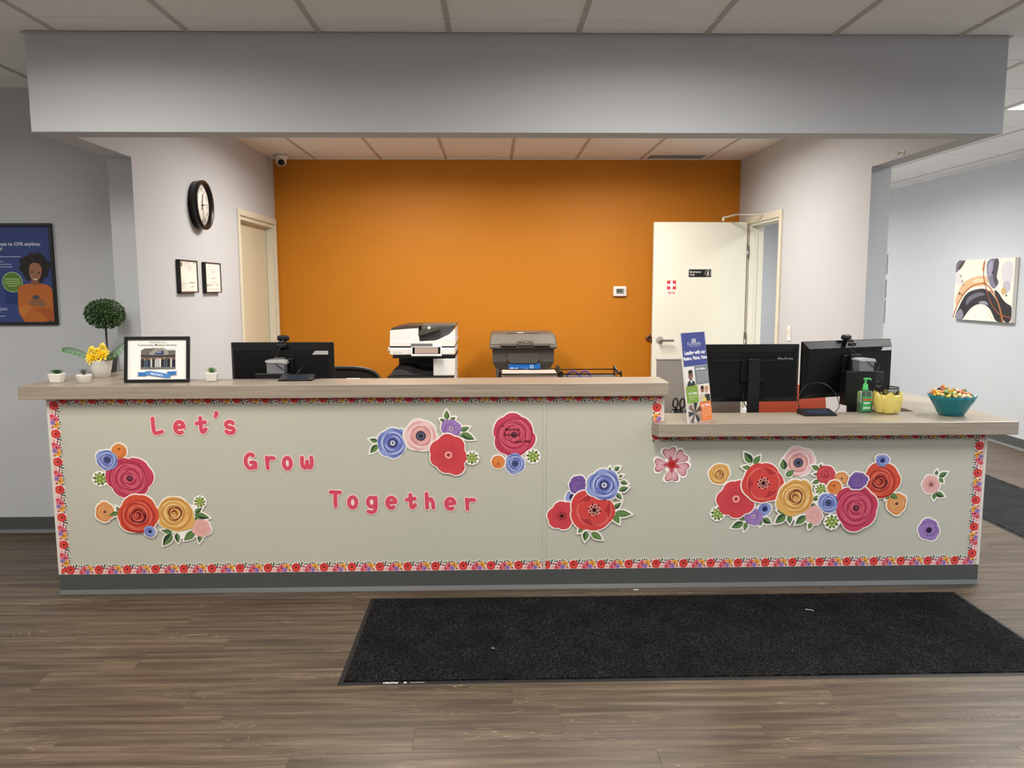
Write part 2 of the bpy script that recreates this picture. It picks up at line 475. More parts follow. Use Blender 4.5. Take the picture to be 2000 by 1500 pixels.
# ------------------------------------------------------------------ baseboards
def cove(name, p0, p1, nrm, h=0.1):
    """rubber cove base from p0 to p1; nrm points into the room"""
    p0, p1, n = Vector(p0), Vector(p1), Vector(nrm)
    prof = [(0, h), (.006, h), (.006, .022), (.011, .012), (.018, .002), (.018, 0), (0, 0)]
    g = G(); vs = []
    for p in (p0, p1):
        for d, z in prof: vs.append((p.x + n.x * d, p.y + n.y * d, z))
    k = len(prof); fs = [(i, (i + 1) % k, k + (i + 1) % k, k + i) for i in range(k)] + [list(range(k)), list(range(k, 2 * k))[::-1]]
    g.add(vs, fs)
    for i in (2, 3): g.mi[i] = 1
    return struct(g.build(name, [M_COVE, M_COVE2]))
cove('baseboard_front_left', (X0, YLW, 0), (XSL, YLW, 0), (0, -1, 0))
cove('baseboard_hallway', (XHALL, Y0, 0), (XHALL, Y1, 0), (-1, 0, 0), 0.105)
cove('baseboard_back', (XIL, YB, 0), (XIR, YB, 0), (0, -1, 0))
cove('baseboard_left', (XIL, YWL, 0), (XIL, 2.6, 0), (1, 0, 0))
cove('baseboard_right', (XIR, YWR, 0), (XIR, 2.59, 0), (-1, 0, 0))

# ------------------------------------------------------------------ ceiling: tiles on a steel grid
g = G(); g.box(X0, X1, Y0, Y1, H + .03, H + .06)
ceil = struct(g.build('ceiling', mat('ceiling_void', (120, 118, 115), 0.9)))
TP = 0.6096; TX0, TY0 = -0.1947, -0.2055
AX0, AY0 = -1.642, 3.29
M_DIFF = {}
def diffuser_mat(key, lamp):
    if key not in M_DIFF:
        m = bpy.data.materials.new('lit_diffuser_' + key); m.use_nodes = True
        b = m.node_tree.nodes['Principled BSDF']
        b.inputs['Base Color'].default_value = (.9, .9, .9, 1)
        b.inputs['Emission Color'].default_value = (*lamp[0], 1); b.inputs['Emission Strength'].default_value = 2.5
        M_DIFF[key] = m
    return M_DIFF[key]
lamp_cells = set()
def troffer(x, y, key, lamp, label):
    t = thing('ceiling_light', label, 'ceiling light', (x, y, H), group='recessed ceiling troffers')
    w2, l2 = TP / 2 - .012, TP - .012
    g = G()
    for a, b, c, d in ((-w2, w2, -l2, -l2 + .03), (-w2, w2, l2 - .03, l2), (-w2, -w2 + .03, -l2 + .03, l2 - .03), (w2 - .03, w2, -l2 + .03, l2 - .03)):
        g.box(a, b, c, d, 0.0, .02)
    g.build('frame', M_WHITE, t)
    g = G(); g.box(-w2 + .03, w2 - .03, -l2 + .03, l2 - .03, .008, .014)
    g.build('diffuser', diffuser_mat(key, lamp), t)
    ld = bpy.data.lights.new('tube_light', 'AREA'); ld.shape = 'RECTANGLE'; ld.size = 2 * w2 - .06; ld.size_y = 2 * l2 - .06
    ld.color = lamp[0]; ld.energy = lamp[1] * PI * ld.size * ld.size_y; ld.spread = SPREAD
    lo = bpy.data.objects.new('tube_light', ld); COL.objects.link(lo); lo.parent = t; lo.location = (0, 0, .007)
    return t
def front_cell(k, j): return (TX0 + (k + .5) * TP, TY0 + (j + 1) * TP)
FIX = [(-3, -3, 'front', LAMP_FRONT, 'recessed troffer ahead of the tall counter, left of the room centre'),
       (-7, -3, 'front', LAMP_FRONT, 'unseen troffer added at the far left to brighten the poster wall'),  # out-of-view lamp added to give the poster wall more light
       (1, -3, 'front', LAMP_FRONT, 'recessed troffer over the long black floor mat'),
       (6, -3, 'right', LAMP_RIGHT, 'recessed troffer near the hallway wall, out in the waiting room'),
       (-2, -7, 'front', LAMP_FRONT, 'recessed troffer at the left rear of the waiting room'),
       (2, -7, 'front', LAMP_FRONT, 'recessed troffer at the middle rear of the waiting room'),
       (6, -7, 'right', LAMP_RIGHT, 'recessed troffer at the right rear of the waiting room'),
       (6, 1, 'hall', LAMP_HALL, 'lit recessed troffer showing beside the right end of the soffit'),
       (5, 6, 'hall', LAMP_HALL, 'recessed troffer down the right hallway past the alcove wall'),
       (5, 11, 'hall', LAMP_HALL, 'recessed troffer at the far end of the right hallway')]
for k, j, key, lp, lab in FIX:
    x, y = front_cell(k, j); troffer(x, y, key, lp, lab); lamp_cells |= {('f', k, j), ('f', k, j + 1)}
for i, lab in ((1, 'recessed troffer behind the soffit above the printer side'), (4, 'recessed troffer behind the soffit above the open door side')):
    troffer(AX0 + (i + .5) * TP, AY0 - 2 * TP, 'alcove', LAMP_ALCOVE, lab); lamp_cells |= {('a', i, -2), ('a', i, -3)}
tile0 = None; rest = G(); n_t = 0
def tile_geo(g, x0, x1, y0, y1):
    e = .013; t = .004
    if x1 - x0 < 2.4 * e or y1 - y0 < 2.4 * e: return
    vs = [(x0 + e, y0 + e, 0), (x1 - e, y0 + e, 0), (x1 - e, y1 - e, 0), (x0 + e, y1 - e, 0),
          (x0, y0, t), (x1, y0, t), (x1, y1, t), (x0, y1, t), (x0, y0, .016), (x1, y0, .016), (x1, y1, .016), (x0, y1, .016)]
    g.add(vs, [(0, 3, 2, 1), (0, 1, 5, 4), (1, 2, 6, 5), (2, 3, 7, 6), (3, 0, 4, 7), (4, 5, 9, 8), (5, 6, 10, 9), (6, 7, 11, 10), (7, 4, 8, 11), (8, 9, 10, 11)])
def lay(region, ox, oy, xa, xb, ya, yb, skip=None):
    global tile0, n_t
    k0, k1 = math.floor((xa - ox) / TP), math.ceil((xb - ox) / TP)
    j0, j1 = math.floor((ya - oy) / TP), math.ceil((yb - oy) / TP)
    for k in range(k0, k1):
        for j in range(j0, j1):
            if (region, k, j) in lamp_cells: continue
            a, b = max(xa, ox + k * TP), min(xb, ox + (k + 1) * TP)
            c, d = max(ya, oy + j * TP), min(yb, oy + (j + 1) * TP)
            if b - a < .04 or d - c < .04: continue
            if skip and skip(a, b, c, d): continue
            vis = False
            for px in (a, b):
                for py in (c, d):
                    p = proj((px, py, H))
                    if p and -60 < p[0] < 2060 and -60 < p[1] < 420: vis = True
            full = b - a > TP - .001 and d - c > TP - .001
            if vis and n_t < 280:
                n_t += 1
                if full:
                    if tile0 is None:
                        gg = G(); tile_geo(gg, -TP / 2, TP / 2, -TP / 2, TP / 2); tile0 = gg.build('ceiling_tile', M_TILE, ceil); o = tile0
                    else: o = copy_obj(tile0, ceil)
                    o.location = ((a + b) / 2, (c + d) / 2, H + .004)
                else:
                    gg = G(); tile_geo(gg, a, b, c, d); o = gg.build('ceiling_tile', M_TILE, ceil); o.location = (0, 0, H + .004)
            else:
                q = G(); tile_geo(q, a, b, c, d); q.v = [(x, y, z + H + .004) for x, y, z in q.v]; rest.add(q.v, q.f)
def rails(ox, oy, xa, xb, ya, yb):
    for k in range(math.ceil((xa - ox) / TP), math.floor((xb - ox) / TP) + 1):
        x = ox + k * TP; g = G(); g.box(x - .012, x + .012, ya, yb, H, H + .006); g.build('grid_rail', M_RAIL, ceil)
    for j in range(math.ceil((ya - oy) / TP), math.floor((yb - oy) / TP) + 1):
        y = oy + j * TP; g = G(); g.box(xa, xb, y - .012, y + .012, H + .001, H + .007); g.build('cross_rail', M_TILE, ceil)
inb = lambda a, b, c, d: False
for (xa, xb, ya, yb) in ((X0, X1, Y0, YS), (X0, XSL, YS, YLW), (XSR, X1, YS, Y1)):
    lay('f', TX0, TY0, xa, xb, ya, yb); rails(TX0, TY0, xa, xb, ya, yb)
# alcove; one cell of the back row holds the air vent
VENT_CELL = (5, 0)
lamp_cells.add(('a', 5, 0))
lay('a', AX0, AY0, XIL, XIR, TS, YB); rails(AX0, AY0, XIL, XIR, TS, YB)
for (a, b, c, d) in ((XHALL - .022, XHALL, Y0, Y1), (X0, XSL, YLW - .022, YLW), (XIL, XIR, YB - .022, YB), (XIL, XIL + .022, TS, YB - .022), (XIR - .022, XIR, TS, YB - .022), (XSR, XSR + .022, YWR, Y1)):
    g = G(); g.box(a, b, c, d, H - .001, H + .012); g.build('wall_angle', M_TILE, ceil)
o = rest.build('ceiling_tile_remainder', M_TILE, ceil); o['kind'] = 'stuff'
# air vent at the back of the alcove
vx0, vx1, vy0, vy1 = AX0 + 5 * TP + .012, AX0 + 6 * TP - .012, AY0 + .012, YB - .002
t = thing('ceiling_vent', 'grey louvred air vent in the ceiling tiles above the open door', 'air vent', ((vx0 + vx1) / 2, (vy0 + vy1) / 2, H))
vw, vl = (vx1 - vx0) / 2, (vy1 - vy0) / 2
g = G(); g.box(-vw, vw, -vl, vl, .02, .026); g.build('duct_plate', mat('vent_dark', (120, 120, 122), .7), t)
g = G()
for a, b, c, d in ((-vw, vw, -vl, -vl + .2), (-vw, vw, vl - .012, vl), (-vw, -vw + .03, -vl + .2, vl - .012), (vw - .03, vw, -vl + .2, vl - .012)): g.box(a, b, c, d, 0, .02)
g.build('vent_frame', M_TILE, t)
sl = None
for i in range(8):
    if sl is None:
        g = G(); g.add([(-vw + .03, -.010, .002), (vw - .03, -.010, .002), (vw - .03, .012, .016), (-vw + .03, .012, .016), (-vw + .03, -.010, .004), (vw - .03, -.010, .004), (vw - .03, .012, .018), (-vw + .03, .012, .018)],
                       [(3, 2, 1, 0), (4, 5, 6, 7), (0, 1, 5, 4), (1, 2, 6, 5), (2, 3, 7, 6), (3, 0, 4, 7)])
        sl = g.build('slat', mat('vent_grey', (205, 205, 206), .5), t); o = sl
    else: o = copy_obj(sl, t)
    o.location = (0, -vl + .215 + i * .031, 0)

# ------------------------------------------------------------------ doors
def frame_trim(parent, X, sgn, ya, yb, zt, wd, mt):
    """casing on the wall plane X, projecting along sgn"""
    d0, d1 = (X, X + sgn * .016) if sgn > 0 else (X + sgn * .016, X)
    g = G(); g.rbox(d0, d1, ya - wd, ya, 0, zt, .003); g.build('casing', mt, parent)
    g = G(); g.rbox(d0, d1, yb, yb + wd, 0, zt, .003); g.build('casing', mt, parent)
    g = G(); g.rbox(d0, d1, ya - wd, yb + wd, zt, zt + wd, .003); g.build('casing', mt, parent)
# left door: closed, set back in its frame
g = G(); g.box(XSL + .03, XSL + .075, 2.70, 3.66, .01, 2.085)
d1 = struct(g.build('door_1', mat('door_leaf_cream', (214, 209, 182), .45)))
frame_trim(d1, XIL, 1, 2.66, 3.70, 2.12, .052, M_TRIMW)
g = G()
g.box(XSL, XIL, 2.66, 2.70, 0, 2.12); g.box(XSL, XIL, 3.66, 3.70, 0, 2.12); g.box(XSL, XIL, 2.70, 3.66, 2.088, 2.12)
g.box(XSL + .078, XSL + .095, 2.70, 2.712, 0, 2.088); g.box(XSL + .078, XSL + .095, 3.648, 3.66, 0, 2.088); g.box(XSL + .078, XSL + .095, 2.712, 3.648, 2.076, 2.088)
g.build('jamb', M_TRIMW, d1)
g = G(); g.tube([(XSL + .075, 2.78, 1.0), (XSL + .11, 2.78, 1.0)], .027, 16); g.tube([(XSL + .11, 2.78, 1.0), (XSL + .115, 2.90, 1.0)], .009, 8)
g.build('door_handle', M_STEEL, d1)
# right door: swung open in front of the orange wall
d2 = bpy.data.objects.new('door_2', None); COL.objects.link(d2); d2.location = (XIR - .03, 3.445, 0); d2.rotation_euler = (0, 0, Rd(2.0)); struct(d2)
LW = 0.86
g = G(); g.rbox(-LW, 0, -.022, .022, .012, 2.118, .002); g.build('door_leaf', M_DOORW, d2)
hz = 1.045
g = G(); g.lathe([(.0, -.030), (.020, -.030), (.034, -.026), (.036, -.020), (.036, 0)], 24); g.xf(Matrix.Translation((-LW + .07, -.022, hz)) @ Matrix.Rotation(Rd(-90), 4, 'X') @ Matrix.Scale(-1, 4, (0, 0, 1)))
g.build('handle_rose', M_STEEL, d2)
g = G(); g.tube([(-LW + .07, -.03, hz), (-LW + .07, -.075, hz)], .012, 12)
g.rbox(-LW + .058, -LW + .19, -.082, -.068, hz - .009, hz + .012, .005)
g.build('lever', M_STEEL, d2)
g = G(); g.box(-LW - .002, -LW, -.012, .012, hz - .03, hz + .03); g.rbox(-LW - .014, -LW, -.006, .006, hz - .009, hz + .009, .002)
g.build('latch', mat('bronze', (110, 88, 66), .4, metal=1), d2)
for z in (.25, 1.06, 1.86):
    g = G(); g.rbox(-.004, .012, -.028, -.020, z - .055, z + .055, .001); g.tube([(.008, -.028, z - .056), (.008, -.028, z + .056)], .007, 8)
    g.build('hinge', M_STEEL, d2)
# closer: parallel arm reaching from the leaf to the head casing
g = G()
g.rbox(-.40, -.16, -.06, -.022, 2.06, 2.115, .006) if False else None
g.tube([(-.225, -.02, 2.13), (-.225, -.02, 2.165)], .011, 10)
g.build('closer_spindle', M_WHITE, d2)
g = G(); g.tube([(-.225, -.02, 2.158), (-.20, -.30, 2.162)], .008, 8); g.tube([(-.20, -.30, 2.162), (.028, -.42, 2.15)], .007, 8)
g.build('closer_arm', mat('closer_white', (205, 200, 190), .35), d2)
g = G(); g.rbox(-.30, -.05, .022, .055, 2.02, 2.085, .006); g.build('closer_body', M_WHITE, d2)
tr = bpy.data.objects.new('trim_1', None); COL.objects.link(tr); tr.location = (0, 0, 0); struct(tr)
frame_trim(tr, XIR, -1, 2.655, 3.45, 2.103, .058, M_TRIMW)
g = G()
g.box(XIR, XSR, 2.655, 2.675, 0, 2.103); g.box(XIR, XSR, 3.43, 3.45, 0, 2.103); g.box(XIR, XSR, 2.675, 3.43, 2.083, 2.103)
g.box(XIR + .05, XIR + .065, 2.675, 2.687, 0, 2.083); g.box(XIR + .05, XIR + .065, 3.418, 3.43, 0, 2.083)
g.build('jamb', M_DOORW, tr)
# ------------------------------------------------------------------ reception desk
M_PANEL = mat('desk_laminate_sage', (193, 192, 177), 0.5, noise=(3, 0.02), bump=(500, 0.06))
M_EDGE = mat('white_edge_strip', (222, 214, 204), 0.5)
def laminate():
    m = mat('counter_laminate_oak', (176, 163, 146), 0.32)
    nt = m.node_tree; L = nt.links; b = nt.nodes['Principled BSDF']
    tc = nt.nodes.new('ShaderNodeTexCoord'); mp = nt.nodes.new('ShaderNodeMapping'); mp.inputs['Scale'].default_value = (3, 120, 120)
    L.new(tc.outputs['Object'], mp.inputs['Vector'])
    n = nt.nodes.new('ShaderNodeTexNoise'); n.inputs['Scale'].default_value = 1; n.inputs['Detail'].default_value = 4; L.new(mp.outputs[0], n.inputs['Vector'])
    r = nt.nodes.new('ShaderNodeValToRGB'); e = r.color_ramp.elements
    e[0].position = .3; e[0].color = (*lin((146, 134, 119)), 1); e[1].position = .7; e[1].color = (*lin((168, 156, 140)), 1)
    L.new(n.outputs['Fac'], r.inputs['Fac']); L.new(r.outputs[0], b.inputs['Base Color'])
    return m
M_CTR = laminate()
ZUB, ZLB = ZU - TC, ZL - TC
XSEAM = onY(1063, 950, 0).x
BZ = 0.102
desk = thing('reception_desk', 'long sage-coloured reception desk with a stepped front under both counters', 'desk', (0, 0, 0))
g = G(); g.prism([(XDL + .012, BZ), (XSEAM - .003, BZ), (XSEAM - .003, ZUB), (XDL + .012, ZUB)], 0, .03, 'y'); g.build('front_panel', M_PANEL, desk)
g = G(); g.prism([(XSEAM + .003, BZ), (XDR - .014, BZ), (XDR - .014, ZLB), (XSTEP - .012, ZLB), (XSTEP - .012, ZUB), (XSEAM + .003, ZUB)], 0, .03, 'y'); g.build('front_panel', M_PANEL, desk)
g = G(); g.rbox(XSEAM - .008, XSEAM + .008, -.0035, .02, BZ, ZUB, .0015); g.build('seam_strip', M_PANEL, desk)
for (a, b, z0, z1) in ((XDL, XDL + .012, BZ, ZUB), (XDR - .014, XDR, BZ, ZLB), (XSTEP - .012, XSTEP, ZL, ZUB)):
    g = G(); g.rbox(a, b, -.004, .03, z0, z1, .0015); g.build('edge_strip', M_EDGE, desk)
g = G(); g.box(XDL, XDL + .02, .03, YWL - .012, 0, ZUB); g.build('end_panel', M_PANEL, desk)
g = G(); g.box(XDR - .02, XDR, .03, YWR - .012, 0, ZLB); g.build('end_panel', M_PANEL, desk)
g = G(); g.box(XSTEP - .03, XSTEP - .012, .03, .24, .75, ZUB); g.build('step_panel', M_PANEL, desk)
# toe base with flared foot
prof = [(0.004, BZ), (-.004, BZ), (-.004, .022), (-.010, .012), (-.016, .002), (-.016, 0), (.03, 0), (.03, BZ)]
g = G(); vs = [(x, y, z) for x in (XDL + .004, XDR - .004) for y, z in prof]; k = len(prof)
g.add(vs, [(i, (i + 1) % k, k + (i + 1) % k, k + i) for i in range(k)] + [list(range(k)), list(range(k, 2 * k))[::-1]])
for i in (2, 3): g.mi[i] = 1
g.build('toe_base', [M_COVE, M_COVE2], desk)
# inner work surface and its supports
g = G(); g.box(XDL + .05, XDR - .05, .03, .70, .715, .745); g.build('work_surface', mat('desk_grey_laminate', (150, 146, 140), .45), desk)
for x in (-1.75, .1, 1.0, 2.1):
    g = G(); g.box(x - .01, x + .01, .05, .6, 0, .715); g.build('support_leg', M_PANEL, desk)

def slab(name, pts, z0, z1, r, label, cat):
    bm = bmesh.new(); vs = [bm.verts.new((x, y, z0)) for x, y in pts]; f = bm.faces.new(vs)
    e = bmesh.ops.extrude_face_region(bm, geom=[f]); bmesh.ops.translate(bm, vec=(0, 0, z1 - z0), verts=[v for v in e['geom'] if isinstance(v, bmesh.types.BMVert)])
    bmesh.ops.recalc_face_normals(bm, faces=bm.faces)
    bmesh.ops.bevel(bm, geom=bm.edges[:], offset=r, segments=2, profile=.5, affect='EDGES')
    g = G().bm(bm); o = g.build(name, M_CTR); return tag(o, label, cat)
YO = -0.045
slab('upper_counter', [(-2.307, YO), (.868, YO), (.8797, YO + .012), (.8797, .228), (-1.96, .228), (-1.96, YWL - .001), (-2.307, YWL - .001)], ZUB, ZU, .0025,
     'raised wood-grain transaction counter along the tall left part of the desk', 'counter')
YO2 = -0.075
slab('lower_counter', [(.800, -.006), (.820, YO2), (2.628, YO2), (2.6386, YO2 + .012), (2.6386, YWR - .001), (2.285, YWR - .001), (2.285, .268), (XSTEP + .003, .268), (XSTEP + .003, -.006)], ZLB, ZL, .0025,
     'lower wood-grain counter wrapping the right end of the desk', 'counter')

# ------------------------------------------------------------------ paper border strips
def sc_at(x, y): return (onY(x + 10, y, 0) - onY(x, y, 0)).length / 10
def petals(n, r, amp, rot, cx=0, cz=0, m=40, jit=None):
    out = []
    for i in range(m):
        a = 2 * PI * i / m
        k = abs(math.sin(n * (a - rot) / 2)) ** 0.65
        q = r * (1 - amp + amp * k)
        if jit: q *= 1 + jit[int(((a - rot) % (2 * PI)) / (2 * PI) * n) % n]
        out.append((cx + q * math.cos(a), cz + q * math.sin(a)))
    return out
def leaf_pts(x0, z0, x1, z1, w, n=7):
    d = Vector((x1 - x0, z1 - z0)); L = d.length; t = d / L; q = Vector((-t.y, t.x)); o, s2 = [], []
    for i in range(1, n):
        u = i / n; k = math.sin(PI * u ** .8) * w / 2 * (1.0 if u < .5 else 1.0)
        p = Vector((x0, z0)) + t * (L * u); o.append(tuple(p + q * k)); s2.append(tuple(p - q * k))
    return [(x0, z0)] + o + [(x1, z1)] + s2[::-1]
MP = 0.1415        # length of one printed repeat
def motif(clip=None, seed=0):
    """one repeat of the floral border, base line at v=0, leaves reach v=.055"""
    shapes = []
    W = 'F6EEE6'
    def s(pts, c): shapes.append((pts, c))
    u = lambda v: v
    flowers = [(.031, .0235, .0235, 'D8443F', 5, .10), (.064, .012, .0105, 'F2C4BE', 6, .1), (.084, .010, .0115, 'D9566A', 5, .12), (.101, .0215, .0205, 'DE6470', 5, .14),
               (.127, .0265, .018, 'EBA94F', 6, .12), (.116, .012, .013, 'A583C2', 6, .12)]
    lv = [(.050, .034, .045, .053), (.055, .034, .067, .055), (.077, .036, .075, .046), (.082, .036, .091, .047), (.106, .040, .097, .050), (.112, .041, .115, .054), (.119, .040, .128, .050)]
    s([(0, -.001), (MP, -.001), (MP, .024), (.12, .038), (.1, .036), (.08, .034), (.06, .036), (.045, .043), (.03, .048), (.012, .040), (0, .026)], W)
    for x, z, r, c, n, a in flowers[:1] + flowers[3:5]: s(petals(n, r + .0035, a, .3, x, z, 20), W)
    for a, b, c, d in lv: s(leaf_pts(a - (c - a) * .3, b - .003, c + (c - a) * .25, d + .0035, .0150, 5), W)
    for i, (a, b, c, d) in enumerate(lv): s(leaf_pts(a, b, c, d, .0084, 5), '3F5240' if i % 2 else '52664A')
    s([(0, 0), (MP, 0), (MP, .012), (0, .012)], 'F0C6BE')
    for x, z, r, c, n, a in (flowers[1], flowers[2], flowers[3], flowers[4], flowers[5], flowers[0]):
        s(petals(n, r, a, .9 + x * 40, x, z, 22), c)
        if r > .012:
            dk = {'D8443F': 'B62F33', 'DE6470': 'EE8C92', 'EBA94F': 'D98A35', 'A583C2': '8661AB'}[c]
            s(crescent(x, z, r * .62, r * .2, .4, 3.2, 7), dk); s(crescent(x, z, r * .45, r * .18, 3.4, 6.0, 7), 'E86A5C' if c == 'D8443F' else dk)
        s(ring_pts(x, z, r * .17 + .0008, 8), '3A1E28')
    for x, z, r in ((.0575, .031, .0048), (.004, .038, .0038), (.079, .027, .003)): s(ring_pts(x, z, r, 8), '2B2B5E')
    for x, z, r, c in ((.070, .029, .0058, 'C7495A'), (.140, .010, .0045, '8C3130'), (.098, .034, .005, 'C64D5F')): s(petals(5, r, .15, .4, x, z, 10), c)
    out = []
    for pts, c in shapes:
        if clip: pts = clip_poly(pts, clip)
        if len(pts) > 2: out.append((pts, c))
    return out
def clip_poly(pts, fn):
    """fn = (axis, sign, value): keep sign*(p[axis]-value) >= 0"""
    ax, sg, val = fn; out = []; n = len(pts)
    for i in range(n):
        a, b = pts[i], pts[(i + 1) % n]; da, db = sg * (a[ax] - val), sg * (b[ax] - val)
        if da >= 0: out.append(a)
        if da * db < 0:
            t = da / (da - db); out.append((a[0] + (b[0] - a[0]) * t, a[1] + (b[1] - a[1]) * t))
    return out
def motif_mesh(clip=None):
    g = G()
    for i, (pts, c) in enumerate(motif(clip)):
        y = -.0008 - i * .00004
        if i == 0: g.prism(pts, 0, y, 'y', c=c)
        else: g.flat(pts, y, 'y', c=c)
    return g
FULL = motif_mesh(); LOWCUT = motif_mesh((1, 1, .0195))
_mm = {}
def border(name_label, x, z, length, ang, kind, flip=False, gap=0.0):
    """a run of border strip starting at (x,z) along ang; leaves point to its left side"""
    t = thing('paper_border', name_label, 'border', (x, -.0012, z), group='die-cut floral paper borders')
    n = int(length // MP); rest_l = length - n * MP
    M0 = Matrix.Rotation(-ang, 4, 'Y')
    if flip: M0 = M0 @ Matrix.Scale(-1, 4, (0, 0, 1))
    src = FULL if kind == 'full' else LOWCUT
    def mk(gm, key):
        if key not in _mm:
            q = G(); q.v = [tuple(M0 @ Vector(p)) for p in gm.v]; q.f = [f[::-1] for f in gm.f] if flip else gm.f; q.mi, q.sm, q.c, q.has_c = gm.mi, gm.sm, gm.c, True
            o = q.build('border_print', print_mat(), t); _mm[key] = o.data; return o
        o = bpy.data.objects.new('border_print', _mm[key]); COL.objects.link(o); o.parent = t; return o
    dv = Vector((math.cos(ang), 0, math.sin(ang)))
    for i in range(n):
        o = mk(src, (kind, round(ang, 3), flip)); o.location = dv * (i * MP)
    if rest_l > .01:
        clip = (0, -1, rest_l)
        shp = []
        for pts, c in motif((1, 1, .0195) if kind == 'low' else None):
            q = clip_poly(pts, clip)
            if len(q) > 2: shp.append((q, c))
        gm = G()
        for i, (pts, c) in enumerate(shp):
            y = -.0008 - i * .00004
            gm.prism(pts, 0, y, 'y', c=c) if i == 0 else gm.flat(pts, y, 'y', c=c)
        o = mk(gm, ('r', round(ang, 3), flip, kind, round(rest_l, 3))); o.location = dv * (n * MP)
    return t
bz = BZ + .001
border('floral paper border along the foot of the desk front', XDL + .03, bz, XDR - XDL - .06, 0, 'full')
border('floral paper border hanging under the raised counter', XDL + .05, ZUB + .017, XSTEP - XDL - .10, 0, 'low', flip=True)
border('floral paper border under the lower counter', XSTEP - .02, ZLB + .017, XDR - XSTEP - .05, 0, 'low', flip=True)
border('upright floral paper border at the left end of the desk', XDL + .013, ZUB - .004, ZUB - BZ - .01, -PI / 2, 'full')
border('upright floral paper border at the right end of the desk', XDR - .016, BZ + .03, ZLB - BZ - .035, PI / 2, 'full')
border('short upright floral paper border at the step between the counters', XSTEP - .014, ZLB - .035, ZUB - ZLB + .03, PI / 2, 'full')

# ------------------------------------------------------------------ die-cut paper flowers
PAL = {
 'rasp': ('CE3F5C', 'A92847', 'DA5A72', '5B2436'), 'redr': ('DD5236', 'B93128', 'E8705A', '6B1D24'), 'yel': ('E8B05C', 'D08F45', 'F2CE86', '8A4428'),
 'blue': ('8FA0D6', '5F6DB8', '6E7CC6', '2A2A5E'), 'pink': ('F0CCC9', 'D98F8C', 'E3A5A0', '2C2838'), 'coral': ('D9434B', 'C03544', 'E26A6C', 'B02C38'),
 'purp': ('A07BBE', '7D57A0', 'B795CF', '2F1A3C'), 'dpurp': ('7E5AA6', '573B84', 'A184C6', '3B2460'), 'orange': ('E79A55', 'D27A38', 'F0B678', '5A2418'),
 'bud': ('E5853F', 'CB6427', 'EFA25E', '8A3A1C'), 'lpink': ('EBB0A8', 'D98C88', 'F2C6C0', 'C94F66'), 'poppy': ('DB443E', 'BC3136', 'E97468', '1C1214')}
def mute(h, k=1.0, sat=.92):
    c = [int(h[i:i + 2], 16) for i in (0, 2, 4)]; m_ = sum(c) / 3
    return ''.join('%02X' % max(0, min(255, int((m_ + (x - m_) * sat) * k))) for x in c)
PAL = {k: tuple(mute(x) for x in v) for k, v in PAL.items()}
GREENS = ('4F6F3C', '3D5A38', '5C7F46', '2F4630')
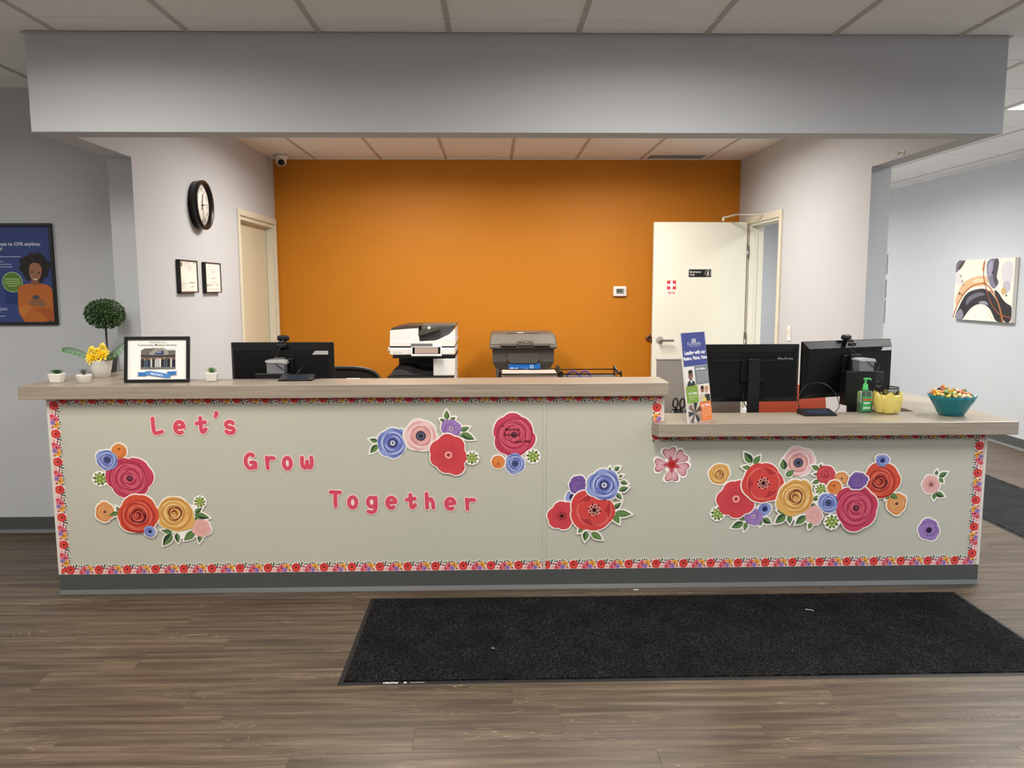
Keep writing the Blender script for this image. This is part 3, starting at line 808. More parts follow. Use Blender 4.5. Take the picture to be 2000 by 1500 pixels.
def cut(label, els, order, cx=None):
    """one die-cut piece; els in picture points of the photograph lie on the desk front"""
    xs = [e[1] for e in els]; ys = [e[2] for e in els]
    c0 = onY(sum(xs) / len(xs), sum(ys) / len(ys), 0)
    s = sc_at(sum(xs) / len(xs), sum(ys) / len(ys))
    t = thing('paper_flower', label, 'paper flower', (c0.x, -.0015 - order * .0022, c0.z), group='die-cut paper flowers on the desk front')
    def L(x, y): p = onY(x, y, 0); return p.x - c0.x, p.z - c0.z
    back = G(); r2 = random.Random(order * 7 + 3)
    WH = 'FAF4EC'
    bkn = [0]
    def bk(pts): bkn[0] += 1; back.prism(pts, -.00001 * bkn[0], -.0007 - .000012 * bkn[0], 'y', c=WH)
    lay = [0]
    last = [None]
    def newpart():
        b0 = .00095 if last[0] is None else last[0].base + last[0].k * last[0].eps + .00004
        last[0] = Pr(eps=.00002, base=b0); return last[0]
    o = 2.5 * s
    jobs = []
    for e in els:
        kind = e[0]
        if kind == 'leaf':
            _, x0, y0, x1, y1, w = e[:6]
            a, b = L(x0, y0), L(x1, y1); d = Vector((b[0] - a[0], b[1] - a[1])).normalized()
            bk(leaf_pts(a[0] - d.x * o, a[1] - d.y * o, b[0] + d.x * o * 2.0, b[1] + d.y * o * 2.0, w * s + 2.2 * o))
            p = newpart(); col = GREENS[r2.randrange(4)]
            p.poly(leaf_pts(*a, *b, w * s), col)
            pts = leaf_pts(*a, *b, w * s); half = len(pts) // 2
            p.poly(pts[:half + 1], '61834C' if col != '61834C' else '4F6F3C')
            p.poly(stroke([a, ((a[0] + b[0]) / 2, (a[1] + b[1]) / 2), (a[0] + (b[0] - a[0]) * .8, a[1] + (b[1] - a[1]) * .8)], .5 * s), '8FAA74')
            p.build('leaf', t); continue
        if kind == 'fill':
            bk([L(*q) for q in e[3]]); continue
        _, x, y, r, pal = e[:5]; opt = e[5] if len(e) > 5 else {}
        cx, cz = L(x, y); R = r * s; A, D, Lt, C = PAL.get(pal, PAL['rasp']); rot = opt.get('rot', r2.random() * 6)
        if kind == 'berry':
            p = newpart(); bk(petals(9, R + o * .7, .12, rot, cx, cz))
            for i in range(9):
                a = rot + i * 2 * PI / 9; p.poly(leaf_pts(cx + R * .35 * math.cos(a), cz + R * .35 * math.sin(a), cx + R * math.cos(a + .2), cz + R * math.sin(a + .2), R * .32), '35492C')
            p.disc(cx, cz, R * .66, '46592F', 18); p.build('sprig', t); p = newpart()
            for i in range(7):
                a = rot + i * PI / 3; q = 0 if i == 6 else R * .52
                bx, bz2 = cx + q * math.cos(a), cz + q * math.sin(a)
                p.disc(bx, bz2, R * .245, '93AB55', 14); p.disc(bx - R * .04, bz2 + R * .05, R * .17, 'B4C676', 12)
            p.build('berry_cluster', t); continue
        n = opt.get('n', 6); amp = {'ran': .09, 'rose': .07, 'anem': .09, 'flat': .13, 'poppy': .07, 'swirl': .09, 'bud': .03, 'five': .3}[kind]
        jit = [r2.uniform(-.06, .06) for _ in range(n)]
        if kind in ('bud',): jit = [0] * n
        sq = opt.get('sq', 1.0)
        def base(rr, am=amp, m=48):
            P = petals(n, rr, am, rot, 0, 0, m, jit if kind != 'five' else None)
            ph = (order * 1.7 + x * .13, y * .21); wob = 0.0 if kind == 'bud' else 1.0
            def wb(u, v): a = math.atan2(v, u); return 1 + wob * (.045 * math.sin(2 * a + ph[0]) + .035 * math.sin(3 * a + ph[1]))
            return [(cx + u * wb(u, v), cz + v * sq * wb(u, v)) for u, v in P]
        if kind == 'five':
            def pet(a, rr, wd, dent=.12):
                P = [(0.08, 0), (.35, wd * .42), (.7, wd * .98), (.93, wd * .9), (1.0, wd * .45), (1 - dent, 0), (1.0, -wd * .45), (.93, -wd * .9), (.7, -wd * .98), (.35, -wd * .42)]
                P = smooth_pts(P, 2, True)
                return [(cx + rr * (u * math.cos(a) - v * math.sin(a)), cz + rr * (u * math.sin(a) + v * math.cos(a))) for u, v in P]
            angs = [Rd(q) for q in (102, 40, -22, -90, 182)]
            for a in angs: bk(pet(a, R + o * 1.2, .50))
            bk(ring_pts(cx, cz, R * .5))
            for a in angs:
                p = newpart(); p.poly(pet(a, R, .41), '9A5560'); p.poly(pet(a - .02, R * .955, .375), 'D69CA0')
                for da in (-.13, .13): p.poly([(cx + R * .25 * math.cos(a + da * .6), cz + R * .25 * math.sin(a + da * .6))] + [(cx + R * (.62 + .2 * math.cos(q)) * math.cos(a + da) - R * .13 * math.sin(q) * math.sin(a + da), cz + R * (.62 + .2 * math.cos(q)) * math.sin(a + da) + R * .13 * math.sin(q) * math.cos(a + da)) for q in [i * .6 - 2.1 for i in range(8)]], 'DDABB0')
                for da, ln in ((0, .62), (.16, .5), (-.16, .5)):
                    p.poly([(cx + R * .18 * math.cos(a + .5), cz + R * .18 * math.sin(a + .5)), (cx + R * .18 * math.cos(a - .5), cz + R * .18 * math.sin(a - .5)), (cx + R * ln * math.cos(a + da), cz + R * ln * math.sin(a + da))], 'B65262')
                p.build('petal', t)
            p = newpart(); p.disc(cx, cz, R * .27, 'C4424A')
            for i in range(11):
                a = i * .571; p.disc(cx + R * .31 * math.cos(a), cz + R * .31 * math.sin(a), R * .022, '8E1F30', 8)
            p.disc(cx, cz, R * .185, 'B0261E'); p.build('flower_centre', t); continue
        bk(base(R + o))
        p = newpart(); p.poly(base(R), A); p.build('bloom', t)
        f = newpart(); ox, oz = opt.get('off', (0, 0)); kx, kz = cx + ox * R, cz + oz * R
        def cr(rr, wd, a0, a1, c, off=0.0):
            P = crescent(0, 0, rr * R, wd * R, a0, a1, 14, off); f.poly([(kx + u, kz + v * sq) for u, v in P], c)
        if kind == 'ran':
            f.disc(kx, kz, R * .74, Lt, 30, R * .74 * sq)
            for i, rr in enumerate((.88, .80, .70, .61, .52, .43, .34, .26)):
                a = rot + i * 2.1
                cr(rr, .075, a, a + 2.7, D); cr(rr - .02, .055, a + 3.1, a + 5.4, D if i % 2 else A)
                cr(rr - .05, .05, a + .8, a + 2.6, A if i % 2 else Lt)
            f.build('petal_folds', t); f = newpart()
            f.poly(petals(5, R * .15, .1, rot, kx, kz, 20), C); f.disc(kx + .02 * R, kz + .02 * R, R * .075, '7C4352', 12)
            f.build('flower_centre', t)
        elif kind == 'rose':
            rad = (.90, .78, .66, .54)
            for i, rr in enumerate(rad):
                a = rot + i * 2.2; dx, dz = R * .05 * math.cos(a), R * .05 * math.sin(a)
                f.poly([(kx + u - dx, kz + v * sq - dz) for u, v in petals(4, R * rr, .06, a, 0, 0, 36)], D)
                f.poly([(kx + u + dx * .6, kz + v * sq + dz * .6) for u, v in petals(4, R * (rr - .035), .06, a, 0, 0, 36)], (A, Lt)[i % 2])
                cr(rr - .10, .035, a + .6, a + 2.4, D)
            f.build('petal_folds', t); f = newpart()
            f.poly([(kx + u, kz + v) for u, v in petals(3, R * .44, .12, rot + 1, 0, 0, 30)], C)
            for i, rr in enumerate((.42, .33, .25, .17)):
                a = rot + .6 + i * 2.5; dx, dz = R * .055 * math.cos(a), R * .055 * math.sin(a)
                f.poly([(kx + u + dx, kz + v + dz) for u, v in petals(3, R * (rr - .05), .08, a, 0, 0, 28)], Lt if i % 2 else A)
                f.poly([(kx + u + dx * .3, kz + v + dz * .3) for u, v in petals(3, R * (rr - .085), .10, a + .5, 0, 0, 28)], C if i != 1 else D)
            f.disc(kx, kz, R * .06, A, 12); f.build('flower_centre', t)
        elif kind == 'anem':
            for i in range(3): cr(.84, .14, rot + i * 2.1, rot + i * 2.1 + 1.6, D if pal != 'pink' else 'E0A9A6'); 
            f.poly(petals(5, R * .68, .10, rot + .5, kx, kz, 36), Lt)
            for i in range(4): cr(.60 - .02 * i, .16, rot + 1.2 + i * 1.6, rot + i * 1.6 + 2.6, D)
            wl = 'EEF1FA' if pal == 'blue' else 'F7DAD6'
            for i in range(3): cr(.66, .045, rot + i * 2.1, rot + i * 2.1 + 1.9, wl)
            for i in range(2): cr(.46, .045, rot + .9 + i * 3.0, rot + i * 3.0 + 2.8, wl)
            f.build('petal_folds', t); f = newpart()
            f.poly(petals(14, R * .31, .08, rot, kx, kz, 56), C); f.disc(kx, kz, R * .235, '565A8C' if pal == 'blue' else '6A6A86', 20)
            if opt.get('dots'):
                for i in range(11):
                    a = i * 2 * PI / 11; f.poly(stroke([(kx + R * .07 * math.cos(a), kz + R * .07 * math.sin(a)), (kx + R * .15 * math.cos(a), kz + R * .15 * math.sin(a))], R * .045), 'F2F2F6')
                f.disc(kx, kz, R * .065, '15132A', 12)
            else: f.disc(kx, kz, R * .15, '3A3A55' if pal == 'blue' else '33323A', 16)
            f.build('flower_centre', t)
        elif kind in ('flat',):
            for i in range(n):
                a = rot + i * 2 * PI / n
                for da in (.0, .28, .5, .78):
                    q = a + da * 2 * PI / n; f.poly(stroke([(kx + R * .22 * math.cos(q), kz + R * .22 * math.sin(q) * sq), (kx + R * (.78 - .15 * (da != 0)) * math.cos(q + .04), kz + R * (.78 - .15 * (da != 0)) * math.sin(q + .04) * sq)], R * .022), D)
            f.build('petal_folds', t); f = newpart()
            if opt.get('stam'):
                f.disc(kx, kz, R * .12, '3A1016', 14)
                for i in range(10):
                    a = i * 2 * PI / 10; q = R * (.3 if i % 2 else .24); sc2 = opt['stam']
                    f.poly(stroke([(kx, kz), (kx + q * math.cos(a), kz + q * math.sin(a))], R * .02), sc2); f.disc(kx + q * math.cos(a), kz + q * math.sin(a), R * .04, sc2, 8)
            else:
                f.disc(kx, kz, R * .19, Lt if pal == 'lpink' else 'F2A49C'); f.disc(kx, kz, R * .09, C if pal != 'lpink' else 'E38C98')
            f.build('flower_centre', t)
        elif kind == 'poppy':
            f.poly(petals(3, R * .74, .14, rot + .6, kx, kz, 36), D)
            for i in range(3):
                a = rot + i * 2.1
                cr(.78, .05, a, a + 1.9, Lt); f.poly(petals(2, R * .42, .16, a, kx + R * .34 * math.cos(a + .4), kz + R * .34 * math.sin(a + .4), 24), A)
                P = crescent(kx + R * .34 * math.cos(a + .4), kz + R * .34 * math.sin(a + .4), R * .42, R * .04, a - 1.2, a + 1.8, 12); f.poly(P, Lt)
            f.build('petal_folds', t); f = newpart()
            f.poly(petals(8, R * .29, .05, rot, kx, kz, 32), 'EE948A')
            for i in range(12):
                a = i * 2 * PI / 12 + .3; q = R * (.27 if i % 2 else .19)
                f.poly(stroke([(kx, kz), (kx + q * math.cos(a), kz + q * math.sin(a))], R * .022), C); f.disc(kx + q * math.cos(a), kz + q * math.sin(a), R * .042, C, 8)
            f.disc(kx, kz, R * .09, '120C0C', 14); f.build('flower_centre', t)
        elif kind == 'swirl':
            for i in range(7):
                a = rot + i * .9; rr = .25 + .09 * i
                cr(rr, .13, a, a + 2.2, D); cr(rr + .06, .045, a + .2, a + 2.0, Lt, -.25)
            f.build('petal_folds', t)
            if not opt.get('noc'):
                f = newpart(); f.disc(kx, kz, R * opt.get('cr', .16), C, 16)
                if opt.get('stam'):
                    for i in range(9):
                        a = i * .698; f.poly(stroke([(kx + R * .1 * math.cos(a), kz + R * .1 * math.sin(a)), (kx + R * .22 * math.cos(a), kz + R * .22 * math.sin(a))], R * .05), 'EDE4F2')
                    f.disc(kx, kz, R * .08, '120A18', 10)
                f.build('flower_centre', t)
        elif kind == 'bud':
            for i, rr in enumerate((.86, .66)): cr(rr, .10, rot + i, rot + i + 3, D); cr(rr - .08, .07, rot + 3 + i, rot + 5.4 + i, Lt)
            q = opt.get('bud', (0, .35)); f.disc(kx + q[0] * R, kz + q[1] * R, R * .22, D, 16); f.disc(kx + q[0] * R, kz + q[1] * R, R * .1, C, 10)
            f.build('petal_folds', t)
    back.build('backing', print_mat(), t)
    return t, c0, s
RAN, ROSE, AN, FL, PO, SW, BUD, BER = 'ran', 'rose', 'anem', 'flat', 'poppy', 'swirl', 'bud', 'berry'
# lower left group
cut('raspberry paper ranunculus with blue anemone, orange bud and berries left of the words', [(BER, 196, 935, 15, ''), (BUD, 233, 881, 15, 'bud', {'bud': (0, .3)}), (RAN, 254, 932, 44, 'rasp', {'n': 6, 'off': (.0, -.05)}), (AN, 210, 898, 21, 'blue')], 0)
cut('orange-red paper rose with a tiny blue flower, below the raspberry bloom at left', [(FL, 205, 999, 19, 'orange', {'n': 6}) if 0 else (RAN, 206, 999, 19, 'orange', {'n': 6}), ('leaf', 234, 1000, 214, 1006, 9), ('leaf', 236, 1000, 228, 988, 7), (ROSE, 271, 1003, 39, 'redr', {'n': 6, 'off': (0, -.07)}), (SW, 294, 1037, 12, 'blue', {'cr': .3, 'n': 5})], 2)
cut('yellow paper rose with pale pink blossom and leaves at the lower left of the desk', [('fill', 345, 1040, [(330, 1030), (352, 1052), (372, 1052), (400, 1045), (396, 1000), (385, 985), (360, 985)]), (BER, 391, 980, 12, ''), ('leaf', 381, 1001, 395, 991, 9), ('leaf', 380, 1004, 410, 1011, 13), ('leaf', 384, 1006, 389, 1024, 10), ('leaf', 338, 1040, 315, 1035, 9), ('leaf', 337, 1042, 319, 1065, 16), ('leaf', 346, 1040, 349, 1060, 10), ('leaf', 382, 1036, 360, 1055, 15), ('leaf', 392, 1043, 390, 1059, 9), (FL, 394, 1030, 19, 'lpink', {'n': 5}), (ROSE, 343, 1004, 37, 'yel', {'n': 7, 'off': (-.04, .08)})], 1)
# middle top group
cut('blue paper anemone with two leaves, left end of the upper middle group', [('leaf', 738, 862, 721, 858, 9), ('leaf', 738, 868, 723, 885, 12), (AN, 767, 865, 31, 'blue', {'dots': 1, 'n': 6, 'off': (0, 0)})], 0)
cut('pale pink paper anemone with dark eye, between the blue and coral blooms', [(AN, 822, 851, 32, 'pink', {'n': 6})], 1)
cut('small lilac paper flower with upright leaves, above the coral bloom', [('leaf', 873, 820, 872, 801, 11), ('leaf', 870, 824, 859, 818, 7), ('leaf', 879, 820, 890, 815, 7), ('leaf', 899, 841, 917, 834, 10), ('leaf', 900, 846, 927, 858, 14), ('leaf', 897, 848, 900, 862, 10), (SW, 881, 837, 20, 'purp', {'stam': 1, 'n': 6})], 1)
cut('flat coral paper blossom with ring centre and berries, below the lilac flower', [(BER, 922, 894, 13, ''), (FL, 876, 888, 39, 'coral', {'n': 7})], 2)
t, c0, s = cut('handwritten raspberry paper ranunculus with orange bud and blue flower, left of the seam', [(BER, 1041, 891, 14, ''), (RAN, 1004, 849, 43, 'rasp', {'n': 6, 'off': (0, .0)}), (BUD, 973, 902, 13, 'bud', {'bud': (0, -.3)}), (AN, 1006, 905, 20, 'blue')], 0)
hw = Pr(eps=.00004, base=.0026)
def wl(x, y): p = onY(x, y, 0); return p.x - c0.x, p.z - c0.z
for tx, x, y, sz in (('In', 979, 834, 8), ('Month of', 986, 841, 7.5), ('Recovery', 983, 851, 8), ('Jenna  Mills', 1006, 864, 6.5)):
    a = wl(x, y); hw.text(tx, a[0], a[1], sz * s, '2A0F16', shear=.2, bold=.012)
hw.build('handwriting', t)
# right of the seam
cut('coral paper poppy with black stamens just right of the panel seam', [(FL, 1097, 1007, 28, 'coral', {'n': 6, 'stam': '1C1214'})], 1)
cut('tiny blue paper flower half hidden under the violet one', [(SW, 1117, 970, 13, 'blue', {'cr': .4, 'n': 5})], 0)
cut('violet swirled paper flower beside the blue anemone, right of the seam', [(SW, 1129, 948, 19, 'dpurp', {'noc': 1, 'n': 7})], 1)
cut('large red paper poppy with leaves on its right and below, right of the seam', [('leaf', 1198, 993, 1213, 981, 10), ('leaf', 1200, 1001, 1233, 1004, 14), ('leaf', 1199, 1004, 1209, 1022, 12), ('leaf', 1138, 1030, 1129, 1040, 9), ('leaf', 1145, 1036, 1142, 1056, 12), ('leaf', 1154, 1039, 1176, 1053, 13), (PO, 1156, 996, 43, 'poppy', {'n': 5, 'off': (.1, .02)})], 2)
cut('blue paper anemone with leaves on its right, above the large red poppy', [('leaf', 1190, 918, 1191, 911, 5), ('leaf', 1199, 918, 1210, 911, 9), ('leaf', 1208, 931, 1216, 927, 6), ('leaf', 1211, 940, 1226, 944, 9), ('leaf', 1208, 957, 1227, 951, 11), ('leaf', 1203, 962, 1214, 975, 9), (AN, 1178, 946, 32, 'blue', {'dots': 1, 'n': 7, 'off': (.05, -.02)})], 3)
cut('dusty pink five-petal paper blossom with red centre below the step', [('five', 1312, 907, 34, 'lpink')], 0)
# right group
cut('small yellow paper rose at the left end of the right-hand group', [(ROSE, 1405, 925, 21, 'yel', {'n': 6})], 0)
cut('lilac paper flower with leaves and small blue bloom, bottom of the right group', [('leaf', 1452, 1020, 1428, 1031, 14), ('leaf', 1456, 1014, 1440, 1011, 9), ('leaf', 1458, 1019, 1453, 1037, 9), ('leaf', 1489, 1012, 1506, 1022, 12), ('leaf', 1486, 1015, 1484, 1027, 8), (SW, 1493, 994, 13, 'blue', {'cr': .4, 'n': 5}), (SW, 1471, 1009, 18, 'purp', {'stam': 1, 'n': 5})], 0)
cut('flat red paper blossom with ring centre and berries in the right group', [(BER, 1401, 1003, 14, ''), (FL, 1437, 974, 38, 'coral', {'n': 7})], 1)
cut('pale mauve paper anemone with two leaves at the top of the right group', [(AN, 1562, 900, 30, 'pink', {'n': 6, 'off': (-.1, -.12)}), ('leaf', 1531, 918, 1529, 896, 14), ('leaf', 1534, 930, 1551, 918, 12)], 0)
cut('large red paper poppy with dark stamens and three leaves in the right group', [('leaf', 1468, 904, 1453, 883, 15), ('leaf', 1471, 906, 1484, 889, 12), ('leaf', 1466, 914, 1448, 911, 9), (PO, 1491, 943, 41, 'poppy', {'n': 6, 'off': (-.02, 0)})], 2)
cut('yellow paper rose with pale pink blossom and leaves in the middle of the right group', [('fill', 1560, 1010, [(1530, 1000), (1545, 1015), (1580, 1022), (1598, 1010), (1600, 975), (1588, 960), (1570, 970)]), (BER, 1602, 955, 12, ''), ('leaf', 1586, 976, 1601, 967, 9), ('leaf', 1600, 978, 1606, 990, 9), ('leaf', 1588, 981, 1586, 998, 10), ('leaf', 1535, 1001, 1516, 996, 9), ('leaf', 1533, 1004, 1513, 1021, 15), ('leaf', 1541, 1004, 1541, 1022, 10), ('leaf', 1573, 1006, 1552, 1023, 14), ('leaf', 1583, 1020, 1578, 1032, 9), (FL, 1588, 1005, 18, 'lpink', {'n': 5}), (ROSE, 1552, 971, 36, 'yel', {'n': 7, 'off': (-.02, .05)})], 3)
cut('small red paper rose with leaves and a little orange bloom in the right group', [('leaf', 1599, 917, 1584, 909, 10), ('leaf', 1600, 912, 1604, 906, 5), ('leaf', 1596, 926, 1587, 926, 5), ('leaf', 1600, 938, 1585, 944, 9), ('leaf', 1603, 941, 1602, 950, 7), (RAN, 1643, 934, 14, 'orange', {'n': 6}), (ROSE, 1612, 927, 19, 'coral', {'n': 6})], 1)
cut('orange-red paper rose with a small blue flower on top, right end of the right group', [(RAN, 1750, 983, 20, 'orange', {'n': 6}), ('leaf', 1736, 966, 1728, 975, 7), ('leaf', 1737, 964, 1752, 973, 11), (ROSE, 1719, 938, 36, 'redr', {'n': 6, 'off': (-.05, -.05)}), (SW, 1722, 899, 13, 'blue', {'cr': .35, 'n': 5})], 2)
cut('big raspberry paper ranunculus with blue anemone, bud and berries in the right group', [(BER, 1623, 1018, 15, ''), (BUD, 1628, 951, 14, 'bud', {'bud': (-.1, .25)}), (RAN, 1670, 991, 44, 'rasp', {'n': 6}), (AN, 1616, 981, 20, 'blue')], 4)
cut('violet swirled paper flower sitting between the red rose and the raspberry bloom', [(SW, 1673, 938, 20, 'dpurp', {'noc': 1, 'n': 8, 'sq': .85})], 5)
cut('pale peach paper blossom with four leaves, alone near the right edge of the desk', [('leaf', 1827, 928, 1830, 918, 7), ('leaf', 1833, 931, 1850, 922, 10), ('leaf', 1834, 933, 1842, 943, 8), ('leaf', 1826, 962, 1844, 970, 11), ('leaf', 1825, 963, 1823, 976, 8), (FL, 1818, 946, 18, 'lpink', {'n': 6, 'stam': '5A1420'})], 0)
cut('lone lilac paper flower low down near the right edge of the desk', [(SW, 1814, 1034, 22, 'purp', {'n': 6, 'cr': .26, 'off': (0, -.05)})], 0)

# ------------------------------------------------------------------ die-cut letters
def glyph(ch):
    """strokes on a unit box (0..1 wide, 0..1 high) and the counters that the white card fills"""
    A = arc
    return {
     'L': ([[(.12, 1), (.13, .55), (.2, .06), (.5, .06), (.95, .16)]], []),
     'e': ([[(.12, .52), (.5, .5), (.92, .55)] , A(.5, .5, .42, .44, 5, 300, 16)], [[(.5, .68, .2)]]),
     't': ([[(.45, 1), (.5, .5), (.5, .2), (.6, .06), (.8, .1), (.98, .26)], [(.05, .64), (.5, .7), (.95, .72)]], []),
     "'": ([[(.6, .85), (.6, .8)], [(.7, .8), (.6, .4), (.3, .05)]], []),
     's': ([A(.5, .72, .36, .23, 25, 200, 8) + [(.3, .52), (.62, .46)] + A(.52, .27, .38, .22, 55, -160, 9)], []),
     'G': ([A(.52, .5, .42, .45, 52, 345, 16), [(.58, .42), (.95, .42), (.94, .1)]], [[(.5, .5, .3)]]),
     'r': ([[(.16, .92), (.2, .5), (.24, .04)], [(.22, .55), (.35, .78), (.6, .9), (.95, .84)]], []),
     'o': ([A(.5, .5, .4, .44, 0, 360, 18)], [[(.5, .5, .3)]]),
     'w': ([[(.12, .94), (.08, .5), (.2, .12), (.4, .1), (.5, .3), (.52, .62)], [(.52, .62), (.56, .3), (.66, .1), (.84, .12), (.94, .5), (.88, .94)]], [[(.33, .62, .26), (.7, .62, .26)]]),
     'T': ([[(.04, .95), (.5, .93), (.97, .92)], [(.5, .9), (.48, .5), (.5, .05)]], []),
     'g': ([A(.48, .68, .38, .29, 0, 360, 16), [(.9, .95), (.9, .6), (.88, .3), (.74, .1), (.5, .03), (.14, .1)]], [[(.48, .68, .26), (.5, .3, .25)]]),
     'h': ([[(.1, 1), (.12, .5), (.14, .05)], [(.14, .4), (.32, .62), (.6, .66), (.82, .48), (.9, .05)]], [[(.48, .32, .26)]]),
    }[ch]
LET = [("L", 292, 812, 322, 853, 'first'), ("e", 336, 817, 366, 852, ''), ("t", 379, 811, 407, 851, ''), ("'", 414, 800, 430, 818, ''), ("s", 434, 817, 464, 852, ''),
       ("G", 473, 880, 505, 921, ''), ("r", 514, 886, 541, 920, ''), ("o", 548, 887, 575, 922, ''), ("w", 583, 887, 616, 921, ''),
       ("T", 641, 954, 670, 995, ''), ("o", 675, 964, 703, 998, ''), ("g", 712, 965, 741, 1007, ''), ("e", 750, 965, 779, 998, ''), ("t", 789, 961, 816, 998, ''), ("h", 827, 959, 853, 998, ''), ("e", 865, 967, 894, 1000, ''), ("r", 904, 968, 932, 1000, '')]
LBL = ["red paper capital L that opens the top word", "red paper letter e after the capital L in the top word", "red paper letter t in the top word, before the apostrophe", "red paper apostrophe in the top word", "red paper letter s that ends the top word",
       "red paper capital G that opens the middle word", "red paper letter r after the capital G", "red paper letter o in the middle word, before the w", "red paper letter w that ends the middle word",
       "red paper capital T that opens the bottom word", "red paper letter o after the capital T", "red paper letter g in the bottom word", "red paper letter e after the g in the bottom word", "red paper letter t before the h in the bottom word", "red paper letter h in the bottom word", "red paper letter e after the h in the bottom word", "red paper letter r that ends the bottom word"]
for (ch, x0, y0, x1, y1, _), lab in zip(LET, LBL):
    c0 = onY((x0 + x1) / 2, (y0 + y1) / 2, 0); s = sc_at((x0 + x1) / 2, (y0 + y1) / 2)
    w_, h_ = (x1 - x0) * s, (y1 - y0) * s
    t = thing('paper_letter', lab, 'letter', (c0.x, -.0015, c0.z), group='red die-cut letters on the desk front')
    st, fills = glyph(ch); wd = 7.7 * s if ch != "'" else 7.5 * s
    ins = wd * .62
    def mp(p): return (-w_ / 2 + ins + p[0] * (w_ - 2 * ins), -h_ / 2 + ins + p[1] * (h_ - 2 * ins))
    S2 = []
    for q in st:
        P = [mp(p) for p in q]
        if len(P) < 8: P = smooth_pts(P, 2)
        S2.append(P)
    b = G(); f = Pr(eps=.00005, base=.0011)
    for i, P in enumerate(S2): stroke_mesh(b, P, wd + 3.8 * s, -.0009 - .00015 * i, 'F6D9D2', 4e-6)
    for fl in fills:
        for (u, v, r) in fl: p = mp((u, v)); b.prism(ring_pts(p[0], p[1], r * w_ * .62), -.0002, -.0005 - .0003 * u, 'y', c='F6E4E0')
    b.build('backing', print_mat(), t)
    for i, P in enumerate(S2): stroke_mesh(f.g, P, wd, -.0013 - .0003 * i, 'D84E64', 8e-6)
    f.build('letter_face', t)
# ------------------------------------------------------------------ things on the raised counter
M_POT = mat('white_ceramic', (226, 222, 214), 0.35, noise=(12, .03))
M_LEAF = print_mat('leaf_tint', 0.45)
def leaf3(g, base, d, L, w, c, up=.3, bend=.3, n=4, thick=.0012):
    """bent pointed leaf starting at base along horizontal angle d"""
    dx, dy = math.cos(d), math.sin(d); px, py = -dy, dx
    top = []
    for i in range(n + 1):
        t = i / n; r = L * t * math.cos(up); z = L * (t * math.sin(up) - bend * t * t)
        k = w * math.sin(PI * min(.98, .12 + t * .86)) ** .9 / 2 if i < n else 0.0002
        top.append((base[0] + dx * r, base[1] + dy * r, base[2] + z, k))
    vs = []
    for x, y, z, k in top: vs += [(x + px * k, y + py * k, z + k * .25), (x, y, z - thick), (x - px * k, y - py * k, z + k * .25)]
    fs = []
    for i in range(n):
        for q in (0, 1): a = i * 3 + q; fs += [(a, a + 1, a + 4, a + 3)]
    g.add(vs, fs, True, c=c)
def square_pot(wt, wb, h, r=.006):
    bm = bmesh.new(); bmesh.ops.create_cube(bm, size=1)
    for v in bm.verts:
        k = wt if v.co.z > 0 else wb; v.co.x *= k; v.co.y *= k; v.co.z = h if v.co.z > 0 else 0
    bmesh.ops.bevel(bm, geom=bm.edges[:], offset=r, segments=3, profile=.5, affect='EDGES')
    top = max(bm.faces, key=lambda f: f.calc_center_median().z)
    q = bmesh.ops.inset_individual(bm, faces=[top], thickness=.004); 
    bmesh.ops.translate(bm, vec=(0, 0, -.008), verts=top.verts)
    return G().bm(bm, smooth=False)
def succulent(x, y, label, wt, wb, h, kind, rz=0):
    t = thing('succulent_pot', label, 'plant', (x, y, ZU), rz, 'mini succulents on the raised counter')
    if kind == 'wavy':
        g = G(); g.lathe([(wb * .5, 0), (wb * .56, .002), (wt * .5, h * .9), (wt * .51, h), (wt * .46, h), (wt * .44, h - .008), (0.0005, h - .008)], 28, rf=lambda a, u: 1 + .10 * abs(math.cos(2 * a)) ** .7)
    else: g = square_pot(wt, wb, h)
    g.build('pot', M_POT, t)
    g = G(); r2 = random.Random(int(x * 100))
    if kind == 'agave':
        for i in range(22): leaf3(g, (0, 0, h - .006), i * 2.4, .034 + r2.random() * .02, .007, ('3E5A45', '5A7358', '2F4638')[i % 3], up=.75 + .6 * (i / 22), bend=.08)
    elif kind == 'wavy':
        for i in range(20): leaf3(g, (0, 0, h - .006), i * 2.4, .036 + r2.random() * .012, .006, ('38503F', '4E6653', '6B6158')[i % 3], up=.85 + .5 * (i / 20), bend=.1)
    elif kind == 'flat':
        for i in range(20): leaf3(g, (0, 0, h - .005), i * 2.4, .042 - .001 * i, .018, ('2E6B3A', '3C7F45', '27582F')[i % 3], up=.42 + .045 * i, bend=.03)
    else:
        for i in range(18): leaf3(g, (0, 0, h - .006), i * 2.4, .036, .011, ('4E8A3E', '66A04E', '3A6B30')[i % 3], up=.5 + .05 * i, bend=.02)
    g.build('rosette', M_LEAF, t)
    return t
succulent(-2.196, .108, 'flat green succulent in a square white pot at the left counter end', .066, .050, .047, 'flat', .1)
succulent(-2.05, .085, 'spiky dark succulent in a wavy white bowl beside the yellow flowers', .066, .045, .043, 'wavy', .3)
succulent(-1.428, .13, 'light green succulent in a white pot between frame and monitor', .062, .046, .046, 'plump', .2)
